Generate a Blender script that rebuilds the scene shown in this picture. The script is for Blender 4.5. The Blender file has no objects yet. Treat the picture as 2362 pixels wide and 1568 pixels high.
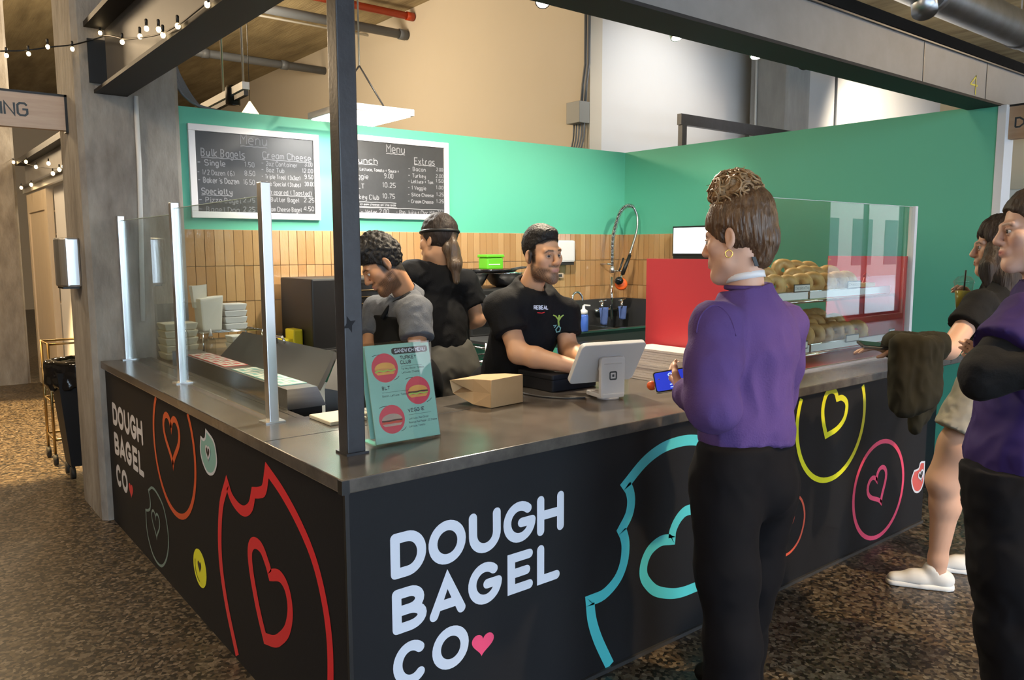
import bpy, bmesh, math, random
import numpy as np
from mathutils import Vector, Matrix, noise as mnoise
random.seed(7)
sc = bpy.context.scene
COL = sc.collection
# ---------------------------------------------------------------- camera
FPX, YAW, PITCH, ROLL, CAMH = 1819.8, 0.674267, 0.115198, -0.003184, 1.67
KSC = 0.934            # the place is laid out in counter units and brought to metres at the end
def cam_axes():
    cy, sy, cp, sp = math.cos(YAW), math.sin(YAW), math.cos(PITCH), math.sin(PITCH)
    f = Vector((sy*cp, cy*cp, -sp)); r = Vector((cy, -sy, 0)); u = r.cross(f)
    c, s = math.cos(ROLL), math.sin(ROLL)
    return c*r+s*u, -s*r+c*u, f
CR, CU, CF = cam_axes()
CO = Vector((0, 0, CAMH))
cam = bpy.data.cameras.new('camera'); camo = bpy.data.objects.new('camera', cam); COL.objects.link(camo)
cam.sensor_width = 36; cam.lens = FPX*36/2362; cam.clip_start = 0.05; cam.clip_end = 300
camo.matrix_world = Matrix(((CR.x, CU.x, -CF.x, CO.x), (CR.y, CU.y, -CF.y, CO.y), (CR.z, CU.z, -CF.z, CO.z), (0, 0, 0, 1)))
sc.camera = camo
# ---------------------------------------------------------------- world, sky
w = bpy.data.worlds.new('sky'); sc.world = w; w.use_nodes = True
nt = w.node_tree; bg = nt.nodes['Background']
bg.inputs[0].default_value = (0.66, 0.82, 1.0, 1); bg.inputs[1].default_value = 9.8
sc.view_settings.view_transform = 'Standard'; sc.view_settings.look = 'None'
sc.view_settings.exposure = 0.25; sc.view_settings.gamma = 1.0; sc.view_settings.use_curve_mapping = False
# ---------------------------------------------------------------- lamps of the hall, with added unseen fill lamps
def light(name, kind, loc, energy, col=(1, 1, 1), size=.1, sizey=None, aim=None, spot=None, blend=.5):
    l = bpy.data.lights.new(name, kind); l.energy = energy; l.color = col
    if kind == 'AREA':
        l.shape = 'RECTANGLE'; l.size = size; l.size_y = sizey or size
    else:
        l.shadow_soft_size = size
    if kind == 'SPOT': l.spot_size = math.radians(spot); l.spot_blend = blend
    o = bpy.data.objects.new(name, l); COL.objects.link(o); o.location = loc
    if aim is not None:
        d = Vector(aim)-Vector(loc); o.rotation_euler = d.to_track_quat('-Z', 'Y').to_euler()
    return o
WARM = (1.0, .74, .45); LED = (1.0, .97, .90)
light('kitchen_panel_light', 'AREA', (2.635, 4.94, 2.545), 22, LED, .45, .5)
light('track_or_fill_light', 'SPOT', (3.10, 3.62, 3.02), 300, (1, .90, .74), .05, aim=(3.6, 5.4, 1.5), spot=110, blend=.8)
light('track_or_fill_light', 'SPOT', (3.10, 3.58, 3.02), 300, (1, .84, .62), .05, aim=(1.9, 2.4, 1.0), spot=95, blend=.7)
light('track_or_fill_light', 'SPOT', (4.3, 3.6, 3.02), 130, (1, .84, .60), .05, aim=(4.2, 2.6, 1.0), spot=70, blend=.6)
light('track_or_fill_light', 'SPOT', (5.2, 3.6, 3.02), 90, (1, .90, .74), .05, aim=(4.9, 5.2, 1.2), spot=95, blend=.8)
light('wall_wash_light', 'SPOT', (12.2, 4.9, 4.3), 520, (1, .86, .66), .08, aim=(13.6, 7.0, 3.2), spot=85, blend=.8)
light('wall_wash_light', 'SPOT', (7.9, 4.9, 4.4), 170, (1, .95, .88), .08, aim=(7.9, 7.0, 3.2), spot=90, blend=.9)  # unseen lamp added to brighten the rear wall
light('hall_or_fill_light', 'SPOT', (-.5, 8.3, 5.0), 4200, (1, .66, .28), .08, aim=(.55, 8.4, 0), spot=42, blend=.2)
light('hall_or_fill_light', 'SPOT', (3.6, -1.6, 5.0), 900, (1, .72, .40), .08, aim=(3.4, .7, 0), spot=46, blend=.3)
light('track_or_fill_light', 'SPOT', (1.75, 3.1, 3.30), 90, (1, .86, .66), .05, aim=(2.3, 3.1, 1.0), spot=80, blend=.7)  # unseen lamp added to brighten the cashier's face
light('hall_or_fill_light', 'POINT', (-.3, 9.4, 3.9), 230, WARM, .3)  # unseen fill lamp added to brighten the sliding door
light('hall_or_fill_light', 'POINT', (-2.6, 3.2, 4.2), 260, (1, .80, .56), .35)  # unseen fill lamp added for the left side of the counter
light('hall_or_fill_light', 'POINT', (3.2, 10.5, 4.2), 330, (1, .83, .60), .3)
light('hall_or_fill_light', 'POINT', (-.5, 13.8, 3.6), 150, WARM, .3)  # unseen fill lamp added for the far left of the hall
light('hall_or_fill_light', 'POINT', (12.5, -2.2, 4.6), 240, WARM, .3)

# ---------------------------------------------------------------- helpers
def ray(px, py):
    return CF + CR*((px-1181)/FPX) + CU*(-(py-784)/FPX)
def PX(px, py, ax, v):
    d = ray(px, py); i = 'xyz'.index(ax); t = (v-CO[i])/d[i]
    return CO + d*t
def J(px, py, dep): return CO + ray(px, py)*dep
def V(*a): return Vector(a)

MATS = {}
def mat(name, col, rough=.5, metal=0., var=None, bump=None, emit=None, spec=None, attr=False, rand=None, coat=0, alpha=1, trans=0):
    """var=(scale, colour2, (sx,sy,sz), contrast); bump=(scale, strength, (sx,sy,sz)); rand=colour2 varied per object"""
    m = bpy.data.materials.new(name); m.use_nodes = True; MATS[name] = m
    t = m.node_tree; b = t.nodes['Principled BSDF']; N = t.nodes.new; Lk = t.links.new
    c4 = (*col, 1)
    b.inputs['Base Color'].default_value = c4; b.inputs['Roughness'].default_value = rough; b.inputs['Metallic'].default_value = metal
    if spec is not None: b.inputs['Specular IOR Level'].default_value = spec
    if coat: b.inputs['Coat Weight'].default_value = coat; b.inputs['Coat Roughness'].default_value = .08
    if trans: b.inputs['Transmission Weight'].default_value = trans
    if alpha < 1: b.inputs['Alpha'].default_value = alpha
    tc = N('ShaderNodeTexCoord'); src = None
    if attr:
        a = N('ShaderNodeAttribute'); a.attribute_name = 'Col'; src = a.outputs['Color']
    if rand:
        oi = N('ShaderNodeObjectInfo'); mx = N('ShaderNodeMix'); mx.data_type = 'RGBA'
        mx.inputs[6].default_value = c4; mx.inputs[7].default_value = (*rand, 1); Lk(oi.outputs['Random'], mx.inputs[0]); src = mx.outputs[2]
    if var:
        sc_, c2, st, con = var
        mp = N('ShaderNodeMapping'); mp.inputs['Scale'].default_value = st; Lk(tc.outputs['Object'], mp.inputs['Vector'])
        nz = N('ShaderNodeTexNoise'); nz.inputs['Scale'].default_value = sc_; nz.inputs['Detail'].default_value = 6; nz.inputs['Roughness'].default_value = .62
        Lk(mp.outputs[0], nz.inputs['Vector'])
        rp = N('ShaderNodeMapRange'); rp.inputs[1].default_value = .5-con; rp.inputs[2].default_value = .5+con; Lk(nz.outputs[0], rp.inputs[0])
        mx = N('ShaderNodeMix'); mx.data_type = 'RGBA'; Lk(rp.outputs[0], mx.inputs[0])
        mx.inputs[6].default_value = c4; mx.inputs[7].default_value = (*c2, 1)
        if src: Lk(src, mx.inputs[6])
        src = mx.outputs[2]
    if src: Lk(src, b.inputs['Base Color'])
    if bump:
        sc_, stg, st = bump
        mp = N('ShaderNodeMapping'); mp.inputs['Scale'].default_value = st; Lk(tc.outputs['Object'], mp.inputs['Vector'])
        nz = N('ShaderNodeTexNoise'); nz.inputs['Scale'].default_value = sc_; nz.inputs['Detail'].default_value = 3
        Lk(mp.outputs[0], nz.inputs['Vector'])
        bp = N('ShaderNodeBump'); bp.inputs['Strength'].default_value = stg; bp.inputs['Distance'].default_value = .01
        Lk(nz.outputs[0], bp.inputs['Height']); Lk(bp.outputs[0], b.inputs['Normal'])
    if emit:
        b.inputs['Emission Color'].default_value = (*emit[0], 1); b.inputs['Emission Strength'].default_value = emit[1]
        if len(emit) < 3: m.cycles.emission_sampling = 'NONE'
    return m
def thin_glass(name, tint=(.93, .97, .95), f0=.045):
    m = bpy.data.materials.new(name); m.use_nodes = True; MATS[name] = m
    t = m.node_tree; t.nodes.clear(); N = t.nodes.new; Lk = t.links.new
    out = N('ShaderNodeOutputMaterial'); tr = N('ShaderNodeBsdfTransparent'); tr.inputs[0].default_value = (*tint, 1)
    gl = N('ShaderNodeBsdfGlossy'); gl.inputs['Roughness'].default_value = 0.0
    lw = N('ShaderNodeLayerWeight'); p = N('ShaderNodeMath'); p.operation = 'POWER'; p.inputs[1].default_value = 5
    Lk(lw.outputs['Facing'], p.inputs[0])
    ma = N('ShaderNodeMath'); ma.operation = 'MULTIPLY_ADD'; ma.inputs[1].default_value = 1-f0; ma.inputs[2].default_value = f0; Lk(p.outputs[0], ma.inputs[0])
    mx = N('ShaderNodeMixShader'); Lk(ma.outputs[0], mx.inputs[0]); Lk(tr.outputs[0], mx.inputs[1]); Lk(gl.outputs[0], mx.inputs[2]); Lk(mx.outputs[0], out.inputs[0])
    return m

def tag(o, label=None, cat=None, group=None, kind=None):
    if label: o['label'] = label
    if cat: o['category'] = cat
    if group: o['group'] = group
    if kind: o['kind'] = kind
    return o
def thing(name, label, cat, loc=(0, 0, 0), group=None):
    o = bpy.data.objects.new(name, None); COL.objects.link(o); o.empty_display_size = .1
    o.location = loc
    return tag(o, label, cat, group)
def link(name, me, parent=None, m=None):
    o = bpy.data.objects.new(name, me); COL.objects.link(o)
    if m is not None and len(me.materials) == 0: me.materials.append(MATS[m] if isinstance(m, str) else m)
    if parent is not None:
        o.parent = parent
        o.matrix_parent_inverse = Matrix.Translation(parent.location).inverted() if parent.parent is None else Matrix.Identity(4)
    return o
def copy_tree(o, parent=None):
    c = o.copy(); COL.objects.link(c)
    if parent is not None: c.parent = parent
    for ch in o.children: copy_tree(ch, c)
    return c

class MB:
    """collects geometry in world coordinates; build() links one mesh object"""
    def __init__(s): s.v = []; s.f = []; s.sm = []
    def add(s, vs, fs, smooth=False):
        o = len(s.v); s.v += [tuple(x) for x in vs]; s.f += [tuple(i+o for i in q) for q in fs]; s.sm += [smooth]*len(fs); return s
    def box(s, a, b):
        x0, y0, z0 = a; x1, y1, z1 = b
        return s.add([(x0, y0, z0), (x1, y0, z0), (x1, y1, z0), (x0, y1, z0), (x0, y0, z1), (x1, y0, z1), (x1, y1, z1), (x0, y1, z1)],
                     [(0, 3, 2, 1), (4, 5, 6, 7), (0, 1, 5, 4), (1, 2, 6, 5), (2, 3, 7, 6), (3, 0, 4, 7)])
    def obox(s, c, ax, ay, az, hx, hy, hz):
        c = Vector(c); vs = []
        for sz in (-1, 1):
            for sx, sy in ((-1, -1), (1, -1), (1, 1), (-1, 1)): vs.append(c+Vector(ax)*hx*sx+Vector(ay)*hy*sy+Vector(az)*hz*sz)
        return s.add(vs, [(0, 3, 2, 1), (4, 5, 6, 7), (0, 1, 5, 4), (1, 2, 6, 5), (2, 3, 7, 6), (3, 0, 4, 7)])
    def rbox(s, c, ax, ay, az, hx, hy, hz, r=.01, n=4):
        """box with rounded corners in the ax/ay plane, thickness along az"""
        c = Vector(c); ax = Vector(ax); ay = Vector(ay); az = Vector(az); ring = []
        for qx, qy, a0 in ((1, 1, 0), (-1, 1, 90), (-1, -1, 180), (1, -1, 270)):
            for i in range(n+1):
                a = math.radians(a0+90*i/n); ring.append(ax*(qx*(hx-r)+r*math.cos(a))+ay*(qy*(hy-r)+r*math.sin(a)))
        k = len(ring)
        vs = [c+p-az*hz for p in ring]+[c+p+az*hz for p in ring]
        fs = [tuple(range(k-1, -1, -1)), tuple(range(k, 2*k))]+[(i, (i+1) % k, k+(i+1) % k, k+i) for i in range(k)]
        return s.add(vs, fs)
    def tube(s, pts, r, n=8, r2=None, smooth=True, caps=True, closed=False):
        pts = [Vector(p) for p in pts]; m = len(pts); vs = []; prev = None
        for i, p in enumerate(pts):
            if closed: t = pts[(i+1) % m]-pts[i-1]
            else: t = (pts[min(i+1, m-1)]-pts[max(i-1, 0)])
            t.normalize()
            if prev is None: prev = t.orthogonal().normalized()
            u = (prev-t*prev.dot(t)); u = u.normalized() if u.length > 1e-6 else t.orthogonal().normalized(); prev = u; vv = t.cross(u)
            if isinstance(r, (list, tuple)): rr = r[i]
            else: rr = r if r2 is None else r+(r2-r)*i/(m-1)
            for k in range(n):
                a = 2*math.pi*k/n; vs.append(p+u*(rr*math.cos(a))+vv*(rr*math.sin(a)))
        fs = []
        for i in range(m if closed else m-1):
            for k in range(n):
                j = (i+1) % m; fs.append((i*n+k, i*n+(k+1) % n, j*n+(k+1) % n, j*n+k))
        if caps and not closed: fs += [tuple(range(n-1, -1, -1)), tuple(range((m-1)*n, m*n))]
        return s.add(vs, fs, smooth)
    def lathe(s, c, prof, n=16, axis=(0, 0, 1), smooth=True):
        c = Vector(c); az = Vector(axis).normalized(); ax = az.orthogonal().normalized(); ay = az.cross(ax); vs = []
        for r, z in prof:
            for k in range(n):
                a = 2*math.pi*k/n; vs.append(c+ax*(r*math.cos(a))+ay*(r*math.sin(a))+az*z)
        m = len(prof)
        fs = [(i*n+k, i*n+(k+1) % n, (i+1)*n+(k+1) % n, (i+1)*n+k) for i in range(m-1) for k in range(n)]
        if prof[0][0] > 1e-5: fs.append(tuple(range(n-1, -1, -1)))
        if prof[-1][0] > 1e-5: fs.append(tuple(range((m-1)*n, m*n)))
        return s.add(vs, fs, smooth)
    def sph(s, c, r, n=12, m=8, sq=(1, 1, 1)):
        vs = []; fs = []
        for i in range(m+1):
            th = math.pi*i/m
            for k in range(n):
                a = 2*math.pi*k/n; vs.append((c[0]+r*sq[0]*math.sin(th)*math.cos(a), c[1]+r*sq[1]*math.sin(th)*math.sin(a), c[2]+r*sq[2]*math.cos(th)))
        for i in range(m):
            for k in range(n): fs.append((i*n+k, (i+1)*n+k, (i+1)*n+(k+1) % n, i*n+(k+1) % n))
        return s.add(vs, fs, True)
    def prism(s, poly, z0, z1, M=None):
        """poly = 2D points; extruded along local z; M maps to world"""
        n = len(poly); M = M or Matrix.Identity(4)
        vs = [M @ Vector((x, y, z0)) for x, y in poly]+[M @ Vector((x, y, z1)) for x, y in poly]
        return s.add(vs, [tuple(range(n-1, -1, -1)), tuple(range(n, 2*n))]+[(i, (i+1) % n, n+(i+1) % n, n+i) for i in range(n)])
    def build(s, name, m, parent=None, bevel=0):
        me = bpy.data.meshes.new(name); me.from_pydata(s.v, [], s.f); me.update()
        if bevel:
            bm = bmesh.new(); bm.from_mesh(me)
            es = [e for e in bm.edges if len(e.link_faces) == 2 and e.calc_face_angle(0) > .6]
            bmesh.ops.bevel(bm, geom=es, offset=bevel, segments=2, profile=.6, affect='EDGES', clamp_overlap=True)
            bm.to_mesh(me); bm.free()
        else:
            me.polygons.foreach_set('use_smooth', s.sm)
        bm = bmesh.new(); bm.from_mesh(me); bmesh.ops.recalc_face_normals(bm, faces=bm.faces); bm.to_mesh(me); bm.free()
        return link(name, me, parent, m)
def box(name, a, b, m, parent=None, bevel=0): return MB().box(a, b).build(name, m, parent, bevel)

# ---- flat strokes (vinyl, print, chalk) on a plane given by a mapping (u, v) -> world
def smooth(pts, n=6, closed=False):
    P = [Vector(p) for p in pts]; out = []; m = len(P)
    rng = m if closed else m-1
    for i in range(rng):
        p0 = P[(i-1) % m] if closed or i > 0 else P[0]*2-P[1]
        p1, p2 = P[i], P[(i+1) % m]
        p3 = P[(i+2) % m] if closed or i+2 < m else P[-1]*2-P[-2]
        for k in range(n):
            t = k/n; out.append(.5*((2*p1)+(p2-p0)*t+(2*p0-5*p1+4*p2-p3)*t*t+(3*p1-p0-3*p2+p3)*t**3))
    if not closed: out.append(P[-1])
    return out
class Flat:
    def __init__(s, fn): s.fn = fn; s.mb = MB(); s.k = 0
    def poly(s, pts, lv=0):
        s.mb.add([s.fn(p[0], p[1], lv+.15*s.k) for p in pts], [tuple(range(len(pts)))]); return s
    def stroke(s, pts, wd, closed=False, cap=True, lv=0, nc=6):
        P = [Vector((p[0], p[1])) for p in pts]
        P = [p for i, p in enumerate(P) if i == 0 or (p-P[i-1]).length > 1e-6]
        if closed and (P[0]-P[-1]).length < 1e-6: P.pop()
        n = len(P); h = wd/2; s.k = (s.k+1) % 4
        if n < 2: return s
        L, R = [], []
        for i in range(n):
            a = P[i]-P[i-1] if (i > 0 or closed) else P[1]-P[0]
            b = P[(i+1) % n]-P[i] if (i < n-1 or closed) else a
            if not (i > 0 or closed): a = b
            a = a.normalized(); b = b.normalized(); na = Vector((-a.y, a.x)); nb = Vector((-b.y, b.x))
            mm = na+nb; mm = mm.normalized() if mm.length > 1e-4 else na
            k = h/max(.5, mm.dot(na)); L.append(P[i]+mm*k); R.append(P[i]-mm*k)
        for i in range(n if closed else n-1):
            j = (i+1) % n; s.poly([R[i], R[j], L[j], L[i]], lv)
        if cap and not closed:
            for c, d in ((P[0], P[0]-P[1]), (P[-1], P[-1]-P[-2])):
                a0 = math.atan2(d.y, d.x); s.poly([(c.x+h*math.cos(a0-math.pi/2+math.pi*k/nc), c.y+h*math.sin(a0-math.pi/2+math.pi*k/nc)) for k in range(nc+1)], lv)
        return s
    def build(s, name, m, parent=None):
        me = bpy.data.meshes.new(name); me.from_pydata(s.mb.v, [], s.mb.f); me.update(); return link(name, me, parent, m)
# single-stroke lettering: x in 0..4, y: 2 baseline, 6 x-height, 8 cap, 0 descender
GL = {'A': '02 28 42;14 34', 'B': '02 08 28 37 36 25 05;25 34 33 22 02', 'C': '47 38 18 07 03 12 32 43', 'D': '02 08 28 46 44 22 02', 'E': '42 02 08 48;05 35',
 'F': '02 08 48;05 35', 'G': '47 38 18 07 03 12 32 43 45 25', 'H': '02 08;42 48;05 45', 'I': '22 28', 'J': '38 33 22 12 03', 'K': '02 08;48 05 42', 'L': '08 02 42', 'M': '02 08 25 48 42',
 'N': '02 08 42 48', 'O': '18 07 03 12 32 43 47 38 18', 'P': '02 08 38 47 46 35 05', 'Q': '18 07 03 12 32 43 47 38 18;24 42', 'R': '02 08 38 47 46 35 05;25 42', 'S': '47 38 18 07 06 15 35 44 43 32 12 03',
 'T': '22 28;08 48', 'U': '08 03 12 32 43 48', 'V': '08 22 48', 'W': '08 12 26 32 48', 'X': '02 48;08 42', 'Y': '08 25 48;25 22', 'Z': '08 48 02 42',
 'a': '36 16 05 03 12 22 34;36 32', 'b': '08 02 22 33 35 26 05', 'c': '36 16 05 03 12 32', 'd': '38 32 12 03 05 16 36', 'e': '04 34 35 26 16 05 03 12 32', 'f': '38 28 17 12;05 25', 'g': '36 16 05 03 12 32;36 31 20 10 01',
 'h': '08 02;05 16 26 35 32', 'i': '16 12;17 18', 'j': '26 21 10;27 28', 'k': '08 02;36 04 32', 'l': '18 13 22', 'm': '02 06;05 16 25 22;25 36 45 42', 'n': '02 06;05 16 26 35 32', 'o': '16 05 03 12 22 33 35 26 16',
 'p': '00 06 26 35 33 22 02', 'q': '30 36 16 05 03 12 32', 'r': '02 06;04 16 26', 's': '36 16 05 14 24 33 22 02', 't': '18 13 22 32;06 26', 'u': '06 03 12 22 34;36 32', 'v': '06 22 46', 'w': '06 12 25 32 46', 'x': '02 36;06 32', 'y': '06 13 33;36 31 20 10', 'z': '06 36 02 32',
 '0': '18 07 03 12 22 33 37 28 18', '1': '07 18 12', '2': '07 18 28 37 36 02 32', '3': '07 18 28 37 36 25 15;25 34 33 22 12 03', '4': '28 04 34;38 32', '5': '38 08 05 25 34 33 22 02', '6': '38 18 06 03 12 22 33 34 25 05', '7': '08 38 12', '8': '15 06 07 18 28 37 36 25 15 04 03 12 22 33 34 25', '9': '02 22 34 37 28 18 07 06 15 35',
 '.': '12 13', ',': '11 13', '-': '05 35', '+': '05 35;23 27', '(': '28 16 14 22', ')': '18 26 24 12', "'": '18 17', '/': '02 38', '*': '05 35;13 27;17 23', ':': '13 14;16 17', ' ': ''}
def glyph(c):
    d = GL.get(c, ''); return [[(int(q[0]), int(q[1])-2) for q in st.split()] for st in d.split(';') if st]
def advance(c): return {' ': 2.6, '.': 2.2, ',': 2.2, 'i': 2.6, 'l': 3.0, 'I': 3.4, 'm': 5.4, 'M': 5.4, "'": 2, ':': 2.4, '1': 3}.get(c, 4.6 if c.islower() or c.isdigit() else 5.4)
def write(fl, text, u0, v0, u1, hgt, wd, jit=0, lv=0, sm=False):
    """fit text between u0 and u1 with baseline v0, cap height hgt"""
    tot = sum(advance(c) for c in text)-.8; sx = (u1-u0)/tot; sy = hgt/6; x = 0
    for c in text:
        for st in glyph(c):
            pts = [(u0+sx*(x+a+random.uniform(-jit, jit)), v0+sy*(b+random.uniform(-jit, jit))) for a, b in st]
            if sm and len(pts) > 2: pts = [tuple(p) for p in smooth([Vector((*p, 0)) for p in pts], 3)]
            fl.stroke(pts, wd, cap=False, lv=lv)
        x += advance(c)

# ---- implicit surfaces for bodies, cloth and hair
class Field:
    def __init__(s, lo, hi, h):
        s.lo = np.array(lo, float); s.h = h; s.n = np.maximum(2, np.ceil((np.array(hi, float)-s.lo)/h).astype(int)+1)
        s.f = np.full(tuple(s.n), .25, np.float32); s.M = Matrix.Identity(4); s.s = 1.0
    def frame(s, M, sc_=1.0): s.M = M; s.s = sc_; return s
    def W(s, p): return np.array(s.M @ (Vector(p)*s.s))
    def sub(s, lo, hi):
        i0 = np.clip(np.floor((lo-s.lo)/s.h).astype(int), 0, s.n); i1 = np.clip(np.ceil((hi-s.lo)/s.h).astype(int)+1, 0, s.n)
        if (i1 <= i0).any(): return None, None
        sl = tuple(slice(a, b) for a, b in zip(i0, i1))
        g = np.meshgrid(*[s.lo[k]+s.h*np.arange(i0[k], i1[k]) for k in range(3)], indexing='ij', sparse=True)
        return sl, g
    def comb(s, sl, d, k, op):
        a = s.f[sl]; d = d.astype(np.float32)
        if op == 'u':
            r = np.minimum(a, d)
            if k > 0: h = np.maximum(k-np.abs(a-d), 0)/k; r = r-h*h*k*.25
        elif op == 's':
            d = -d; r = np.maximum(a, d)
            if k > 0: h = np.maximum(k-np.abs(a-d), 0)/k; r = r+h*h*k*.25
        s.f[sl] = r
    def cap(s, a, b, ra, rb=None, k=.015, op='u', flat=None, ends=''):
        """tapered capsule; flat=(axis, factor) squashes the section; ends 'b' cuts square at b"""
        rb = ra if rb is None else rb
        A = s.W(a); B = s.W(b); ra *= s.s; rb *= s.s; R = max(ra, rb)*1.02+k+s.h*2
        if flat: R = max(R, R*flat[1])
        sl, g = s.sub(np.minimum(A, B)-R, np.maximum(A, B)+R)
        if sl is None: return s
        ba = B-A; L2 = max(ba @ ba, 1e-9); p = [g[i]-A[i] for i in range(3)]
        t0 = (p[0]*ba[0]+p[1]*ba[1]+p[2]*ba[2])/L2; t = np.clip(t0, 0, 1)
        o = [p[i]-t*ba[i] for i in range(3)]
        if flat:
            ax = np.array((s.M.to_3x3() @ Vector(flat[0])).normalized()); c = (o[0]*ax[0]+o[1]*ax[1]+o[2]*ax[2])*(1/flat[1]-1); o = [o[i]+ax[i]*c for i in range(3)]
        d = np.sqrt(o[0]**2+o[1]**2+o[2]**2)-(ra+(rb-ra)*t)
        Ln = math.sqrt(L2)
        if 'b' in ends: d = np.maximum(d, (t0-1)*Ln)
        if 'a' in ends: d = np.maximum(d, -t0*Ln)
        s.comb(sl, d, k, op); return s
    def chain(s, pts, rs, k=.015, **kw):
        for i in range(len(pts)-1): s.cap(pts[i], pts[i+1], rs[i], rs[i+1], k, **kw)
        return s
    def ell(s, c, r, k=.015, op='u', rot=None):
        Cc = s.W(c); r = np.array(r, float)*s.s; R = r.max()+k+s.h*2
        sl, g = s.sub(Cc-R, Cc+R)
        if sl is None: return s
        Q = np.array(s.M.to_3x3() @ (rot or Matrix.Identity(3))); p = [g[i]-Cc[i] for i in range(3)]
        q = [(p[0]*Q[0, j]+p[1]*Q[1, j]+p[2]*Q[2, j])/r[j] for j in range(3)]
        ln = np.sqrt(q[0]**2+q[1]**2+q[2]**2); q2 = [q[j]/r[j] for j in range(3)]
        g2 = np.sqrt(q2[0]**2+q2[1]**2+q2[2]**2)
        d = ln*(ln-1)/np.maximum(g2, 1e-6)
        s.comb(sl, d, k, op); return s
    def plane(s, c, n, k=0, rad=None):
        """remove everything on the +n side (inside radius rad of c)"""
        Cc = s.W(c); nn = np.array((s.M.to_3x3() @ Vector(n)).normalized())
        R = rad*s.s if rad else 9
        sl, g = s.sub(Cc-R, Cc+R)
        if sl is None: return s
        d = (g[0]-Cc[0])*nn[0]+(g[1]-Cc[1])*nn[1]+(g[2]-Cc[2])*nn[2]
        a = s.f[sl]; d = (d+np.zeros_like(a)).astype(np.float32)
        if rad:
            e = np.sqrt((g[0]-Cc[0])**2+(g[1]-Cc[1])**2+(g[2]-Cc[2])**2)-R; d = np.minimum(d, -e.astype(np.float32))
        s.f[sl] = np.maximum(a, d); return s
    def mesh(s):
        f = np.pad(s.f, 1, constant_values=.2); h = s.h; lo = s.lo-h; S = f < 0
        n = f.shape; cs = [(i, j, k) for i in (0, 1) for j in (0, 1) for k in (0, 1)]
        def cor(a, c): return a[c[0]:n[0]-1+c[0], c[1]:n[1]-1+c[1], c[2]:n[2]-1+c[2]]
        cnt = sum(cor(S, c).astype(np.int8) for c in cs); act = (cnt > 0) & (cnt < 8)
        ijk = np.argwhere(act); ids = np.full(act.shape, -1, np.int32); ids[act] = np.arange(len(ijk))
        vals = {c: cor(f, c)[act] for c in cs}; pos = np.zeros((len(ijk), 3)); num = np.zeros(len(ijk))
        for a in cs:
            for ax in range(3):
                if a[ax] == 0:
                    b = list(a); b[ax] = 1; b = tuple(b); va, vb = vals[a], vals[b]; x = (va < 0) != (vb < 0)
                    t = va[x]/(va[x]-vb[x]); p = np.tile(np.array(a, float), (x.sum(), 1)); p[:, ax] = t; pos[x] += p; num[x] += 1
        vs = lo+(ijk+pos/num[:, None])*h; F = []
        for ax in range(3):
            u, v = (ax+1) % 3, (ax+2) % 3
            a = np.take(S, range(n[ax]-1), ax); b = np.take(S, range(1, n[ax]), ax)
            for flip, msk in ((False, a & ~b), (True, ~a & b)):
                e = np.argwhere(msk); e = e[(e[:, u] > 0) & (e[:, v] > 0) & (e[:, u] < n[u]-1) & (e[:, v] < n[v]-1)]
                if len(e) == 0: continue
                q = []
                for du, dv in ((-1, -1), (0, -1), (0, 0), (-1, 0)):
                    c = e.copy(); c[:, u] += du; c[:, v] += dv; q.append(ids[c[:, 0], c[:, 1], c[:, 2]])
                q = np.stack(q, 1); F.append(q[:, ::-1] if flip else q)
        F = np.concatenate(F) if F else np.zeros((0, 4), int)
        return vs, F
def org(name, chunks, m, parent=None, color=None, disp=None, sm=2):
    """chunks: Fields (or (verts, faces)); one mesh; color(P)->rgb array; disp(P)->offset along the normal"""
    VS, FS, o = [], [], 0
    for c in chunks:
        v, q = c.mesh() if isinstance(c, Field) else c
        VS.append(v); FS.append(q+o); o += len(v)
    v = np.concatenate(VS); q = np.concatenate(FS)
    for _ in range(sm):                                   # light smoothing
        acc = np.zeros_like(v); cn = np.zeros(len(v))
        for a, b in ((0, 1), (1, 2), (2, 3), (3, 0)):
            for i, j in ((a, b), (b, a)):
                acc[:, 0] += np.bincount(q[:, i], v[q[:, j], 0], len(v)); acc[:, 1] += np.bincount(q[:, i], v[q[:, j], 1], len(v)); acc[:, 2] += np.bincount(q[:, i], v[q[:, j], 2], len(v))
                cn += np.bincount(q[:, i], minlength=len(v))
        v = np.where(cn[:, None] > 0, .5*v+.5*acc/np.maximum(cn, 1)[:, None], v)
    me = bpy.data.meshes.new(name)
    me.vertices.add(len(v)); me.loops.add(4*len(q)); me.polygons.add(len(q))
    me.vertices.foreach_set('co', v.ravel()); me.loops.foreach_set('vertex_index', q.ravel().astype(np.int32))
    me.polygons.foreach_set('loop_start', np.arange(0, 4*len(q), 4, dtype=np.int32))
    me.polygons.foreach_set('use_smooth', np.ones(len(q), bool)); me.update(); me.validate()
    if disp is not None:
        nn = np.zeros((len(v), 3)); me.vertices.foreach_get('normal', nn.ravel()) if False else None
        nb = np.empty(len(v)*3); me.vertex_normals.foreach_get('vector', nb); nn = nb.reshape(-1, 3)
        v = v+nn*disp(v)[:, None]; me.vertices.foreach_set('co', v.ravel()); me.update()
    if color is not None:
        at = me.attributes.new('Col', 'FLOAT_COLOR', 'POINT'); c = np.ones((len(v), 4)); c[:, :3] = color(v); at.data.foreach_set('color', c.ravel())
    return link(name, me, parent, m)
def sstep(a, b, x): t = np.clip((x-a)/(b-a), 0, 1); return t*t*(3-2*t)
def hairn(scale, amp, st=(1, 1, 1)):
    return lambda P: np.array([mnoise.noise(Vector(p)) for p in P*np.array(st)*scale])*amp
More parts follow.
